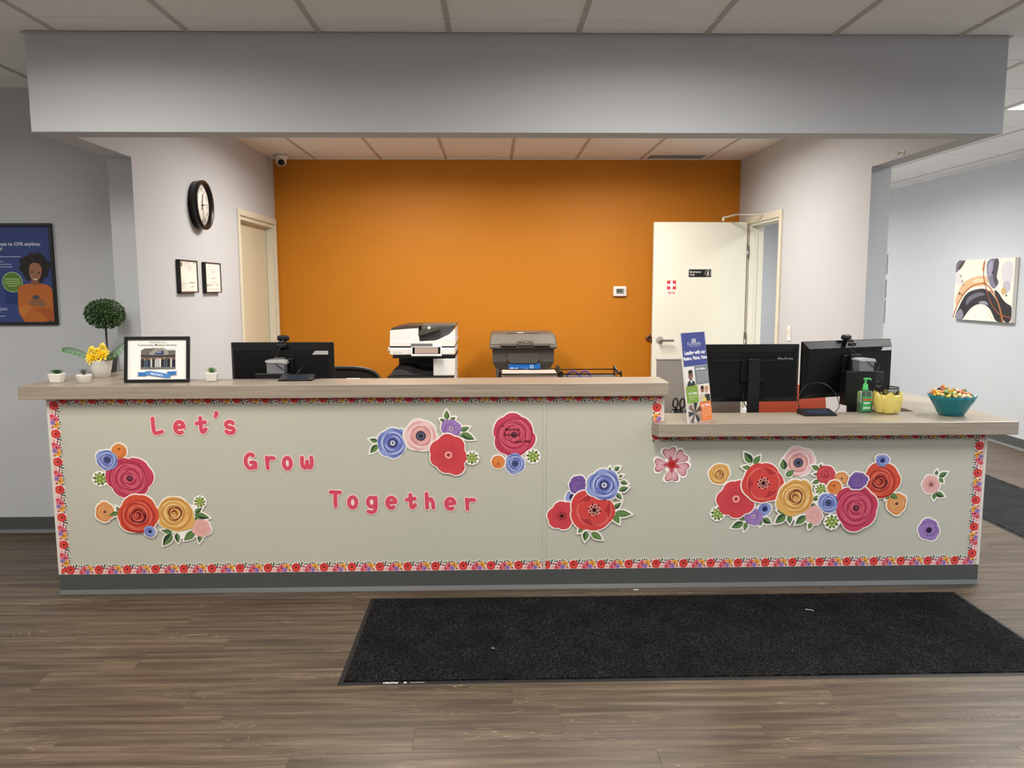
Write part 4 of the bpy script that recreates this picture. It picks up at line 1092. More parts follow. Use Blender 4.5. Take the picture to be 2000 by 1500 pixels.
# yellow bouquet
t = thing('flower_pot', 'white pot of yellow artificial flowers with fern fronds', 'plant', (-2.087, .345, ZU))
g = G(); g.lathe([(.036, 0), (.040, .002), (.050, .05), (.056, .086), (.0575, .090), (.053, .090), (.049, .08), (.0005, .08)], 32, rf=lambda a, u: 1 + .05 * abs(math.cos(2 * a)) ** 2); g.build('pot', M_POT, t)
r2 = random.Random(4)
for (fx, fy, fz, R, c, tx, tz) in ((.020, -.030, .122, .050, ('FFDD2E', 'FFCF1C', 'FFE860'), 50, 12), (-.026, -.040, .104, .044, ('FFE03A', 'FFD21E', 'FFE860'), 62, -18), (.0, -.02, .138, .042, ('FFE558', 'FFD834', 'FFDD2E'), 25, 0)):
    g = G()
    for i in range(26):
        a = i * 2.4; leaf3(g, (0, 0, 0), a, R * (1 - .012 * i), .014, c[i % 3], up=-.15 + .05 * i, bend=.22)
    g.ball((0, 0, .006), .007, 8, 6, c='E9B21E'); g.xf(Matrix.Translation((fx, fy, fz)) @ Matrix.Rotation(Rd(tz), 4, 'Y') @ Matrix.Rotation(Rd(tx), 4, 'X')); g.build('daisy_head', M_LEAF, t)
for (fx, fy, fz) in ((-.036, -.015, .152), (.020, -.01, .168)):
    g = G()
    for i in range(34):
        a = i * 2.4; z = fz - .0014 * i; q = .006 + .0006 * i
        g.ball((fx + q * math.cos(a), fy + q * math.sin(a), z + .012), .0056, 6, 4, c=('FFE244', 'FFD52A', 'FFEE80')[i % 3])
    g.tube([(fx, fy, fz), (fx * .5, fy, .08)], .002, 5, c='6E8C3C'); g.build('flower_spike', M_LEAF, t)
def frond(t, pts, w, n, cols):
    g = G(); pts = smooth_pts(pts, 3); g.tube(pts, .0012, 5, c='3F6A3A')
    P = [Vector(p) for p in pts]
    for i in range(n):
        u = (i + 1) / (n + 1); k = u * (len(P) - 1); j = int(k); p = P[j].lerp(P[min(j + 1, len(P) - 1)], k - j)
        d = P[min(j + 1, len(P) - 1)] - P[max(j - 1, 0)]; a = math.atan2(d.y, d.x); L = w * math.sin(PI * (.12 + .86 * u)) ** .7
        for s in (-1, 1):
            q = p + Vector((math.cos(a) * L * .45, -abs(L) * .2, s * L * .8))
            m2 = (p + q) / 2; e = d.normalized() * (.0028)
            g.add([p - e, m2 - e * 1.2, q, m2 + e * 1.2], [(0, 1, 2, 3)], c=cols[i % len(cols)])
    g.build('fern_frond', M_LEAF, t)
frond(t, [(-.035, -.01, .105), (-.09, -.02, .135), (-.14, -.02, .148), (-.185, -.02, .147)], .030, 26, ('3F7A3E', '55914E', '6FA062'))
frond(t, [(.04, -.01, .100), (.075, -.01, .135), (.115, -.01, .160), (.150, -.01, .200)], .040, 24, ('6E9A66', '557F4C', '8CB07E'))
for d, up, L, c in ((-.5, .55, .085, '9DB59A'), (.1, .9, .085, '8FAE8C'), (-.8, .25, .075, 'A9BEA4')):
    g = G(); leaf3(g, (.028, -.012, .088), d, L, .03, c, up=up, bend=.12, n=5); g.build('broad_leaf', M_LEAF, t)
# topiary
bc = onY(205, 613, .60)
t = thing('topiary', 'round clipped topiary ball on a thin stem in a black pot', 'plant', (bc.x, .60, ZU))
g = square_pot(.085, .062, .105, .004); g.build('pot', M_BLACK, t)
bx, bz_ = 0.0, bc.z - ZU
g = G(); g.tube([(bx * .2, 0, .09), (bx, 0, bz_)], .0055, 8); g.build('stem', mat('dark_stem', (36, 28, 24), .7), t)
g = G(); r2 = random.Random(9)
g.ball((bx, 0, bz_), .074, 16, 10, sz=(1.08, 1, .86), c='1E2E18')
for i in range(1500):
    z = 1 - 2 * (i + .5) / 1500; a = i * 2.39996; q = math.sqrt(1 - z * z)
    n = Vector((q * math.cos(a), q * math.sin(a), z)); R_ = .079 + r2.random() * .015
    p = Vector((bx, 0, bz_)) + Vector((n.x * 1.1, n.y, n.z * .86)) * R_
    tg = n.cross(Vector((r2.uniform(-1, 1), r2.uniform(-1, 1), r2.uniform(-1, 1)))).normalized()
    tip = p + (n * .8 + tg * .8).normalized() * .014; sd = tg.cross(n) * .0045; md = (p + tip) / 2
    g.add([p, md + sd, tip, md - sd], [(0, 1, 2, 3)], c=('2C4A22', '3A5C2A', '24401E', '4A6C30')[r2.randrange(4)])
o = g.build('foliage', M_LEAF, t); o['kind'] = 'stuff'
# framed congratulation print
t = thing('photo_frame', 'black framed congratulation print standing on the raised counter', 'picture frame', (-1.688, .085, ZU), rot=(Rd(-9), 0, Rd(1.5)))
fw, fh, fb = .322, .232, .016
g = G()
for a, b, c, d in ((-fw / 2, fw / 2, 0, fb), (-fw / 2, fw / 2, fh - fb, fh), (-fw / 2, -fw / 2 + fb, fb, fh - fb), (fw / 2 - fb, fw / 2, fb, fh - fb)): g.rbox(a, b, -.008, .008, c, d, .002)
g.build('frame', M_BLACK, t)
g = G(); g.box(-fw / 2 + .005, fw / 2 - .005, .002, .007, .005, fh - .005); g.build('backboard', M_DARK, t)
g = G(); g.add([(-.03, .008, .18), (.03, .008, .18), (.045, .075, .012), (-.045, .075, .012), (-.03, .010, .18), (.03, .010, .18), (.045, .078, .012), (-.045, .078, .012)], [(0, 1, 2, 3), (7, 6, 5, 4), (0, 4, 5, 1), (1, 5, 6, 2), (2, 6, 7, 3), (3, 7, 4, 0)]); g.build('easel', M_BLACK, t)
p = Pr(base=-.001)
p.rect(-fw / 2 + fb, fw / 2 - fb, fb, fh - fb, 'F3F1EA')
p.text('Congratulations!', 0, .199, .0125, '3A3A3A', 'CENTER', shear=.35)
p.text('Community Medical Services', 0, .184, .0165, '2E2E30', 'CENTER', bold=.01)
p.text('December 4, 2023', 0, .1735, .0075, '8A8A88', 'CENTER')
X = lambda u: -fw / 2 + u * fw; Z = lambda v: v * fh
p.poly([(X(.25), Z(.30)), (X(.78), Z(.30)), (X(.78), Z(.70)), (X(.66), Z(.70)), (X(.60), Z(.745)), (X(.31), Z(.745)), (X(.25), Z(.70))], '6B655F')
p.poly([(X(.78), Z(.70)), (X(.78), Z(.745)), (X(.62), Z(.745)), (X(.66), Z(.70))], 'D9DEE2')
p.poly([(X(.38), Z(.60)), (X(.67), Z(.60)), (X(.67), Z(.68)), (X(.60), Z(.735)), (X(.46), Z(.735)), (X(.38), Z(.64))], '9A968C')
p.poly([(X(.45), Z(.61)), (X(.60), Z(.61)), (X(.60), Z(.69)), (X(.50), Z(.69))], '35436F')
p.rect(X(.49), X(.56), Z(.655), Z(.67), 'D8DCE6')
p.rect(X(.25), X(.78), Z(.555), Z(.60), '3C3633'); p.rect(X(.25), X(.78), Z(.30), Z(.50), '2C2A2C')
r2 = random.Random(2)
for i in range(15):
    u = .275 + i * .034; hz_ = .50 + r2.uniform(-.02, .025)
    p.rect(X(u - .012), X(u + .014), Z(.33), Z(hz_), ('23252B', '1E2A4A', '4A5A66', '2D2A2A', 'C9C9C6')[r2.randrange(5)] if i != 8 else 'E6E4E0')
    p.disc(X(u), Z(hz_ + .015), .0042, ('9A6A50', 'B98466', '6E4A3A')[i % 3], 10)
p.rect(X(.25), X(.78), Z(.30), Z(.335), '77716C')
p.poly([(X(.20), Z(.145)), (X(.34), Z(.145)), (X(.34), Z(.225)), (X(.20), Z(.225)), (X(.225), Z(.185))], '2F72B4')
p.poly([(X(.66), Z(.165)), (X(.81), Z(.165)), (X(.785), Z(.20)), (X(.81), Z(.245)), (X(.66), Z(.235))], '2F72B4')
p.poly([(X(.32), Z(.175)), (X(.64), Z(.105)), (X(.70), Z(.105)), (X(.72), Z(.175)), (X(.40), Z(.255)), (X(.32), Z(.245))], '4E86C8')
p.text('Members', X(.40), Z(.175), .016, 'EAF0FA', bold=.02, shear=.2, rot=-.14)
p.build('print', t)
# signature pads
def sigpad(x, y, z, rz, label, stylus_to=None, cable=None):
    t = thing('signature_pad', label, 'signature pad', (x, y, z), rz, 'signature pads on the counters')
    g = G(); g.prism([(-.055, .0), (.055, .0), (.055, .022), (.045, .026), (-.055, .008)], -.085, .085, 'x'); g.build('body', M_BLACK, t)
    g = G(); M0 = Matrix.Translation((0, 0, .0)); vs = [(-.06, -.042, .0118), (.06, -.042, .0118), (.062, .022, .0232), (-.062, .022, .0232)]
    g.add(vs + [(a, b, c - .001) for a, b, c in vs], [(0, 1, 2, 3), (7, 6, 5, 4)]); g.build('screen', mat('lcd_dim', (42, 48, 66), .25), t)
    if stylus_to:
        g = G(); g.tube([(-.01, .045, .028), stylus_to], [.0045, .0035], 8); g.ball((-.01, .045, .028), .006, 8, 6); g.build('stylus', M_BLACK, t)
    if cable:
        g = G(); g.tube(smooth_pts(cable, 3), .0022, 6); g.build('cable', M_BLACK, t)
    return t
sigpad(-1.005, .165, ZU, .05, 'black signature pad with upright stylus on the raised counter', (.035, .055, .085), [(.06, .05, .012), (.09, .045, .006), (.11, .02, .004), (.12, .05, .004)])
g = G(); g.rbox(-.035, .035, -.012, .012, 0, .003, .001); tag(g.build('paper_slip', M_WHITE, loc=(-.725, .20, ZU)), 'small white paper slip on the back edge of the raised counter', 'paper')

# ------------------------------------------------------------------ monitors seen from behind
M_MON = mat('monitor_black', (7, 7, 8), 0.5, spec=.3, bump=(900, .1))
M_RIB = mat('monitor_rib', (24, 24, 26), 0.5)
M_SILV = mat('silver_plastic', (205, 205, 205), 0.3, metal=.3)
def monitor(label, cx, cy, ztop, W, HT, rz, sticker=False, logo=None, post_vis=False, base_z=.745):
    t = thing('monitor', label, 'monitor', (cx, cy, base_z), rz, 'computer monitors behind the counters')
    zt = ztop - base_z; zb = zt - HT
    g = G(); g.rbox(-W / 2, W / 2, .0, .016, zb, zt, .004); g.build('bezel', M_MON, t)
    g = G(); g.box(-W / 2 + .008, W / 2 - .008, .0155, .0165, zb + .014, zt - .008); g.build('screen', mat('screen_off', (22, 24, 28), .15), t)
    i1, i2 = .022, .040; a, b = W / 2 - .002, W / 2 - i1; dz0, dz1 = (zb + .002, zt - .002), (zb + .03, zt - i2)
    vs = [(-a, .001, dz0[0]), (a, .001, dz0[0]), (a, .001, dz0[1]), (-a, .001, dz0[1]), (-b, -.03, dz1[0]), (b, -.03, dz1[0]), (b, -.03, dz1[1]), (-b, -.03, dz1[1])]
    g = G(); g.add(vs, [(0, 1, 5, 4), (1, 2, 6, 5), (2, 3, 7, 6), (3, 0, 4, 7), (4, 5, 6, 7)]); g.build('back_shell', M_MON, t)
    g = G(); n = 36; L_ = W - 2 * i1 - .03
    for i in range(n):
        x = -L_ / 2 + i * L_ / (n - 1); g.add([(x - .006, -.0302, dz1[1] - .03), (x - .002, -.0302, dz1[1] - .03), (x + .006, -.0302, dz1[1] - .006), (x + .002, -.0302, dz1[1] - .006),
              (x - .006, -.033, dz1[1] - .03), (x - .002, -.033, dz1[1] - .03), (x + .006, -.033, dz1[1] - .006), (x + .002, -.033, dz1[1] - .006)], [(4, 5, 6, 7), (0, 1, 5, 4), (1, 2, 6, 5), (2, 3, 7, 6), (3, 0, 4, 7)])
    g.build('vent_grille', M_RIB, t)
    g = G(); g.rbox(-.07, .07, -.045, -.028, zt - .22, zt - .08, .008); g.build('mount_block', M_MON, t)
    g = G(); g.rbox(-.034, .034, -.065, -.043, .012, zt - .075, .006); g.build('stand_post', M_BLACK, t)
    g = G(); g.rbox(-.12, .12, -.13, .08, 0, .014, .006); g.build('stand_base', M_BLACK, t)
    if sticker:
        zc = zt - .034
        def sy(z): return -.03 * (zt - .002 - z) / (i2 - .002) + .001 if z > dz1[1] else -.03
        zc = dz1[1] - .014; q = [(W / 2 - .108, zc - .010), (W / 2 - .023, zc - .010), (W / 2 - .023, zc + .010), (W / 2 - .092, zc + .010)]
        g = G(); g.prism(q, -.0345, -.029, 'y'); g.build('silver_label', M_SILV, t)
    if logo:
        p = Pr(base=.0312); p.text(logo, W / 2 - .105 - .03, zt - .075 - .012, .021, 'D0D0D2', bold=.008); p.text(logo[:1], W / 2 - .148, zt - .087, .001, '1A1A1A'); p.build('logo', t)
        g = G(); g.rbox(-b + .02, b - .03, -.034, -.029, dz1[1] - .055, dz1[1] - .042, .002); g.build('grip_groove', mat('groove_black', (5, 5, 5), .7), t)
        g = G(); g.tube(smooth_pts([(-.055, -.031, zb + .06), (-.055, -.05, zb + .05), (-.05, -.05, zb), (-.03, -.055, zb - .03), (-.02, -.06, zb - .09)], 3), .0028, 6); g.build('power_cable', M_BLACK, t)
    return t, zt, zb
a, b = onY(450, 669, .37), onY(651.5, 668, .37)
MON1 = monitor('black monitor standing behind the raised counter, seen from the back', (a.x + b.x) / 2, .37, (a.z + b.z) / 2, (b - a).length, .33, Rd(-1), sticker=True)
a, b = onY(1374, 673, .52), onY(1562, 672, .52)
MON2 = monitor('black monitor with maker name, nearer the tall folded sign', (a.x + b.x) / 2, .52, (a.z + b.z) / 2, (b - a).length, .327, 0, logo='ViewSonic')
a, b = onY(1568, 667, .50), onY(1740, 662, .73)
MON3 = monitor('black monitor turned sideways behind the yellow planter', (a.x + b.x) / 2, (a.y + b.y) / 2, (a.z + b.z) / 2, Vector((b.x - a.x, b.y - a.y)).length, .326, math.atan2(b.y - a.y, b.x - a.x), sticker=True)
def webcam(px, py, Y, rz, label, drop):
    """clipped to the top edge of a monitor"""
    c = onY(px, py, Y); t = thing('webcam', label, 'webcam', (c.x, Y, c.z), rz, 'webcams on the monitors')
    g = G(); g.rbox(-.032, .032, -.012, .016, .006, .036, .011, 4); g.build('body', M_BLACK, t)
    g = G(); g.tube([(0, .016, .021), (0, .02, .021)], .009, 14); g.build('lens', M_BLACKG, t)
    g = G(); g.rbox(-.028, .028, -.052, -.036, -.028, -.004, .007, 3); g.rbox(-.016, .016, -.045, .012, -.004, .007, .003); g.build('clip', M_BLACK, t)
    g = G(); g.tube(smooth_pts([(.004, -.012, .016), (.006, -.05, .006), (.002, -.054, -.02), (-.02, -.05, -.05)] + drop, 3), .002, 6, m=0); g.build('cable', mat('cable_grey', (60, 60, 62), .4), t)
webcam(553.5, 668, .372, Rd(-1), 'webcam clipped on top of the monitor behind the raised counter', [(-.025, -.05, -.08), (-.022, -.05, -.12)])
webcam(1653, 665.5, .6, MON3[0].rotation_euler.z, 'webcam clipped on top of the sideways-turned monitor', [(.02, -.05, -.06), (.03, -.06, -.1)])
def card_reader(c, rz, label, s=1.0):
    t = thing('card_reader', label, 'card reader', c, rz, 'silver-topped card readers')
    g = G(); g.prism([(-.045, 0), (.045, 0), (.047, .058), (-.047, .058)], -.03, .03, 'y'); g.build('body', mat('reader_grey', (128, 130, 134), .25, metal=.2), t)
    g = G(); g.prism(smooth_pts([(-.052, .056), (.046, .056), (.056, .044), (.054, .06), (.044, .072), (-.052, .072)], 1, True), -.034, .034, 'y'); g.build('top_cover', M_SILV, t)
    g = G(); g.tube(smooth_pts([(.0, -.036, .055), (.01, -.04, .045), (.03, -.038, .03), (.045, -.035, .018)], 2), .0022, 6); g.build('cable', M_BLACK, t)
# small computers that carry the readers
c = onY(540, 729, .26)
t = thing('mini_computer', 'black mini computer under the card reader behind the raised counter', 'computer', (c.x - .02, .275, .745))
g = G(); g.rbox(-.09, .09, -.028, .028, 0, c.z - .745, .003); g.build('case', M_BLACK, t)
g = G(); [g.box(-.06 + i * .012, -.055 + i * .012, -.0285, -.027, .05, .2) for i in range(10)]; g.build('vent_grille', M_RIB, t)
card_reader((c.x, .275, c.z), 0, 'silver-topped card reader in front of the left monitor')
rz3 = MON3[0].rotation_euler.z
c = onY(1677, 724, .47); c2 = onY(1677, 790, .47); wB = (onY(1708, 750, .47) - onY(1646, 750, .47)).length
t = thing('mini_computer', 'black mini computer mounted behind the sideways-turned monitor', 'computer', (c.x, .47, c2.z), rz3 * .3)
hB = c.z - c2.z
g = G(); g.rbox(-wB / 2, wB / 2, -.03, .03, 0, hB, .003); g.build('case', M_BLACK, t)
g = G(); g.rbox(wB / 2 - .01, wB / 2 + .085, .03, .05, hB - .075, hB - .012, .003); g.build('side_bracket', mat('dark_grey_plastic', (38, 38, 40), .5), t)
g = G(); g.rbox(-.04, .04, .03, .10, .05, .11, .003); g.build('mount_arm', M_BLACK, t)
g = G(); g.tube([(wB / 2 + .02, .0, hB - .01), (wB / 2 + .05, .0, hB + .075)], [.004, .003], 8); g.build('antenna', M_BLACK, t)
g = G()
for k in range(3): g.tube(smooth_pts([(wB / 2 - .002, -.01, hB * .7 - k * .02), (wB / 2 + .03, -.02, hB * .65 - k * .02), (wB / 2 + .04, -.01, hB * .35), (wB / 2 + .03, 0, .01 - .02 * k)], 3), .0028, 6)
g.build('cable_loom', M_BLACK, t)
card_reader((c.x + .025, .47, c.z), rz3 * .3 + .1, 'silver-topped card reader on the mini computer behind the yellow planter')

# ------------------------------------------------------------------ office chairs
def office_chair(label, x, y, rz, ztop, wback, col, arc_top, white_edge=False):
    t = thing('office_chair', label, 'chair', (x, y, 0), rz)
    mb = mat('chair_' + label.split()[0], col, .5)
    g = G(); g.rbox(-.24, .24, -.23, .23, .44, .51, .03, 3); g.build('seat', mb, t)
    n = 14; hb = .5; z0 = ztop - hb; pr = []
    for i in range(n + 1):
        a = PI * i / n; pr.append((-wback / 2 * math.cos(a) * (abs(math.cos(a)) ** -.35 if abs(math.cos(a)) > .02 else 1), z0 + hb - arc_top + arc_top * math.sin(a) ** .6))
    outl = [(-wback / 2, z0)] + pr + [(wback / 2, z0)]
    if white_edge:
        TB = Matrix.Translation((0, -.25, ztop)) @ Matrix.Rotation(Rd(16), 4, 'X') @ Matrix.Translation((0, .25, -ztop))
        g = G(); g.prism(outl, -.262, -.235, 'y'); g.xf(TB); g.build('backrest', mb, t)
        g = G(); g.tube([(x_, -.248, z_) for x_, z_ in outl], .008, 6); g.xf(TB); g.build('back_piping', mat('piping_white', (225, 215, 205), .5), t)
    else:
        g = G(); g.tube([(x_, -.25, z_) for x_, z_ in outl], .014, 8, closed=True); g.build('back_frame', mb, t)
        g = G(); g.prism(outl, -.250, -.246, 'y'); g.build('backrest', mat('chair_mesh', (34, 30, 26), .8), t)
    g = G(); g.rbox(-.03, .03, -.26, -.20, .42, z0 + .1, .008); g.rbox(-.03, .03, -.24, .05, .415, .445, .006); g.build('back_bracket', M_BLACK, t)
    g = G(); g.tube([(0, 0, .10), (0, 0, .45)], .028, 12); g.build('gas_lift', M_STEEL, t)
    for i in range(5):
        a = i * 2 * PI / 5 + .3; g = G(); g.tube([(0, 0, .10), (.29 * math.cos(a), .29 * math.sin(a), .075)], [.026, .014], 8); o = g.build('leg', M_BLACK, t)
        g = G(); g.tube([(.29 * math.cos(a) - .014 * math.sin(a), .29 * math.sin(a) + .014 * math.cos(a), .028), (.29 * math.cos(a) + .014 * math.sin(a), .29 * math.sin(a) - .014 * math.cos(a), .028)], .028, 12); g.build('caster', M_BLACK, o)
    return t
tp = onY(672, 719, 1.05)
office_chair('black mesh office chair behind the left monitor', tp.x - .055, 1.30, Rd(4), tp.z, .52, (20, 18, 17), .13)
a, b, tp = onY(1471, 780, .98), onY(1607, 780, .98), onY(1540, 752, .98)
office_chair('orange-red office chair behind the lower counter', (a.x + b.x) / 2, .73, PI, tp.z, (b - a).length, (250, 118, 84), .05, True)
# grey partition behind the step
a, b = onY(1283, 703, .95), onY(1448, 703, .95)
t = thing('privacy_panel', 'grey fabric privacy panel standing behind the step of the desk', 'partition', ((a.x + b.x) / 2, .95, 0))
hw_ = (b.x - a.x) / 2
g = G(); g.rbox(-hw_, hw_, -.018, .018, .04, a.z, .004); g.build('panel', mat('panel_fabric', (170, 162, 153), .9, noise=(200, .1)), t)
g = G(); g.rbox(-hw_ - .004, hw_ + .004, -.022, .022, a.z - .002, a.z + .008, .003); g.build('top_cap', mat('panel_trim', (150, 146, 140), .5), t)
for s in (-1, 1):
    g = G(); g.rbox(s * (hw_ - .06) - .02, s * (hw_ - .06) + .02, -.16, .16, 0, .04, .006); g.build('foot', M_BLACK, t)
# ------------------------------------------------------------------ copier against the back wall
YP = 2.80
pc = onY(826, 735, YP)
t = thing('office_copier', 'white and charcoal office copier in front of the orange wall', 'copier', (pc.x, YP, 0))
def pp(x, y): q = onY(x, y, YP); return (q.x - pc.x, q.z)
M_CW = mat('copier_white', (232, 231, 226), .4); M_CG = mat('copier_charcoal', (62, 62, 64), .5); M_CD = mat('copier_dark', (30, 30, 31), .45)
def quadpx(x0, y0, x1, y1): a, b = pp(x0, y1), pp(x1, y0); return a[0], b[0], a[1], b[1]
DP = .58
x0, x1, z0, z1 = quadpx(768, 700, 888.5, 735)
g = G(); g.rbox(x0, x1, .0, DP, .04, z0 - .012, .01); g.build('paper_drawers', M_CW, t)
for i in range(3): 
    g = G(); zz = .12 + i * .2; g.rbox(x0 + .02, x1 - .02, -.006, .004, zz, zz + .17, .006); o = g.build('drawer', M_CW, t)
    g = G(); g.rbox(-.09, .09, -.012, -.004, zz + .12, zz + .145, .004); g.build('drawer_pull', M_CG, o)
g = G(); a = pp(757, 737); b = pp(887, 734); g.rbox(a[0], b[0], -.01, DP, z0 - .014, z0 + .002, .003); g.build('bay_floor', M_CD, t)
xr0, xr1, zr0, zr1 = quadpx(846.5, 700.5, 888.5, 734)
g = G(); g.rbox(xr0, xr1, 0, DP, zr0, zr1, .006); g.build('right_tower', M_CW, t)
xb0 = pp(771, 700)[0]
g = G(); g.box(xb0, xr0, .30, DP, zr0, zr1); g.build('bay_back', M_CG, t)
a = [pp(*q) for q in ((766, 733), (767, 724), (775, 716), (790, 715), (800, 716), (815, 721), (830, 725), (846, 726), (846, 733))]
g = G(); g.prism(a, .02, .28, 'y'); g.build('output_tray', M_CD, t)
a = [pp(*q) for q in ((766, 733), (767, 724), (785, 722), (808, 731), (828, 733))]
g = G(); g.prism(a, .0, .02, 'y'); g.build('tray_lip', M_CG, t)
x0, x1, z0, z1 = quadpx(767, 693.5, 889, 700)
g = G(); g.rbox(x0, x1, .004, DP, z0, z1, .003); g.build('gap_band', M_CD, t)
x0, x1, z0, z1 = quadpx(761.5, 679, 888.5, 693.5)
g = G(); g.rbox(x0, x1, -.01, DP, z0, z1, .008); g.build('control_band', M_CW, t)
p = Pr(base=.0105); a = pp(769, 689.5); p.text('MP C307', a[0], a[1], .018, '9A9A98'); p.build('model_print', t)
x0, x1, z0, z1 = quadpx(761.5, 676, 888, 679.2)
g = G(); g.box(x0, x1, .0, DP, z0, z1); g.build('lid_gap', M_CD, t)
# scanner lid with document feeder
a = [pp(*q) for q in ((761.5, 676), (761.5, 667), (820, 667), (846, 666), (888, 660), (890, 668), (888, 676))]
g = G(); g.prism(a, -.004, DP, 'y'); g.build('scanner_lid', M_CW, t)
a = [pp(*q) for q in ((761.5, 667), (762, 645), (800, 642), (816, 641), (819, 667))]
g = G(); g.prism(a, .0, DP - .05, 'y'); g.build('feeder_body', M_CW, t)
a = [pp(*q) for q in ((762, 645), (767, 640), (790, 636), (822, 635.5), (816, 641), (800, 642))]
g = G(); g.prism(a, .0, DP - .05, 'y'); g.build('feeder_cover', mat('copier_brown', (74, 60, 50), .5), t)
a = [pp(*q) for q in ((819, 667), (817, 645), (858, 639), (872, 638), (886, 640), (876, 654), (846, 666))]
g = G(); g.prism(a, .05, DP - .06, 'y'); g.build('document_tray', M_CG, t)
a = [pp(*q) for q in ((817, 656), (817.5, 647), (858, 639.5), (858, 644), (836, 651))]
g = G(); g.prism(a, .0, .05, 'y'); g.build('paper_guide', mat('copier_olive', (72, 68, 58), .5), t)
a = [pp(*q) for q in ((820, 645), (822, 635.5), (889, 635), (889.5, 638), (872, 639), (858, 641))]
g = G(); g.prism(a, .08, DP - .06, 'y'); g.build('tray_extension', mat('copier_grey', (96, 92, 86), .5), t)
a = [pp(*q) for q in ((876, 654), (889, 641), (889, 660), (850, 666))]
g = G(); g.prism(a, .002, DP - .05, 'y'); g.build('tray_side', M_CW, t)
g = G(); q = pp(837, 641); g.rbox(q[0] - .01, q[0] + .01, .04, .08, q[1] - .012, q[1] + .01, .004); g.build('guide_tab', M_CW, t)
# tilted touch panel
x0, x1, z0, z1 = quadpx(804, 676, 863, 695.5)
M0 = Matrix.Translation(((x0 + x1) / 2, -.03, (z0 + z1) / 2)) @ Matrix.Rotation(Rd(-18), 4, 'X'); hw_, hh = (x1 - x0) / 2, (z1 - z0) / 2
g = G(); g.rbox(-hw_, hw_, -.008, .02, -hh, hh, .006); g.xf(M0); g.build('touch_panel', M_CW, t)
g = G(); g.box(-hw_ + .01, hw_ - .01, -.0095, -.0082, -hh + .018, hh - .006); g.xf(M0); o = g.build('panel_glass', M_BLACKG, t)
g = G(); g.box(-hw_ + .03, hw_ - .03, -.0102, -.0096, -hh + .022, hh - .01); g.xf(M0); g.build('panel_display', mat('panel_screen', (150, 132, 122), .12), t)
g = G(); x0, x1, z0, z1 = quadpx(803, 670.5, 845, 676.5); g.rbox(x0, x1, -.014, .0, z0, z1, .005); g.build('lid_grip', mat('grip_grey', (105, 104, 102), .5), t)
g = G(); x0, x1, z0, z1 = quadpx(756, 679.5, 762, 687); g.rbox(x0, x1, .05, .2, z0, z1, .006); g.build('side_tab', M_CW, t)

# ------------------------------------------------------------------ shredding bin
YBN = 3.05
pc = onY(1022, 735, YBN)
t = thing('shredding_bin', 'grey lidded paper shredding bin with a blue sticker', 'bin', (pc.x, YBN, 0))
def pp(x, y): q = onY(x, y, YBN); return (q.x - pc.x, q.z)
M_BIN = mat('bin_grey', (80, 76, 70), .55, noise=(40, .05)); M_LID = mat('bin_lid_grey', (100, 94, 86), .5)
wt = pp(1082, 690)[0]; zt = pp(1022, 680)[1]; wm = wt * .93
g = G(); dpt = .52
def ring(w_, y0_, y1_, z): return [(-w_, y0_, z), (w_, y0_, z), (w_, y1_, z), (-w_, y1_, z)]
lv = [ring(wt * .82, .06, dpt - .06, .03), ring(wm * .96, .02, dpt - .03, zt - .18), ring(wt, 0, dpt, zt - .12), ring(wt, 0, dpt, zt)]
vs = sum(lv, []); fs = [(3, 2, 1, 0)]
for i in range(3):
    for k in range(4): fs.append((i * 4 + k, i * 4 + (k + 1) % 4, i * 4 + 4 + (k + 1) % 4, i * 4 + 4 + k))
g.add(vs, fs); g.build('body', M_BIN, t)
a = [pp(*q) for q in ((990, 702), (994, 690), (1050, 690), (1054, 702), (1046, 709), (998, 709))]
g = G(); g.prism([(x * 1, z) for x, z in a], -.012, .05, 'y'); g.build('front_bulge', M_BIN, t)
wl = pp(1088, 670)[0]; zl1 = pp(1022, 655)[1]
g = G(); g.rbox(-wl, wl, -.035, dpt + .02, zt - .005, zt + .03, .014, 3); g.build('rim', M_LID, t)
bm = bmesh.new(); bmesh.ops.create_cube(bm, size=1)
for v in bm.verts:
    up = v.co.z > 0; v.co.x *= 2 * (wl * (.95 if up else 1.0)); v.co.y = (-.03 + (.07 if up else 0)) if v.co.y < 0 else dpt + (.0 if up else .02); v.co.z = zl1 + .012 if up else zt + .028
bmesh.ops.bevel(bm, geom=bm.edges[:], offset=.02, segments=3, profile=.5, affect='EDGES')
G().bm(bm, smooth=False).build('lid', M_LID, t)
x0, z0 = pp(982, 661); x1, z1 = pp(1062, 656)
g = G(); g.rbox(x0, x1, .10, .24, zl1 + .006, zl1 + .022, .006); g.build('lid_ridge', M_LID, t)
g = G(); g.rbox(x0 + .03, x1 - .03, .06, .10, zl1 + .008, zl1 + .016, .003); g.build('paper_slot', M_DARK, t)
for xa, xb in ((977, 1010), (1040, 1074)):
    a, b = pp(xa, 674), pp(xb, 668); g = G(); g.rbox(a[0], b[0], -.045, -.02, a[1] - .008, b[1] - .006, .006); g.build('lid_handle', M_LID, t)
    g = G(); g.box(a[0] + .01, b[0] - .01, -.036, -.02, a[1] - .02, a[1] - .008); g.build('handle_recess', M_DARK, t)
a, b = pp(1011, 675), pp(1040, 664); g = G(); g.rbox(a[0], b[0], -.052, -.01, a[1], b[1], .008); g.build('hasp', M_LID, t)
g = G(); q = pp(1027, 666); g.tube([(q[0], -.056, q[1]), (q[0], -.05, q[1])], .008, 10); g.build('lock', M_STEEL, t)
g = G(); q = pp(1017, 660); g.rbox(q[0] - .03, q[0] + .03, .07, .11, zl1 + .016, zl1 + .021, .002); g.build('paper_scrap', M_WHITE, t)
a, b = pp(993.5, 727), pp(1055, 712)
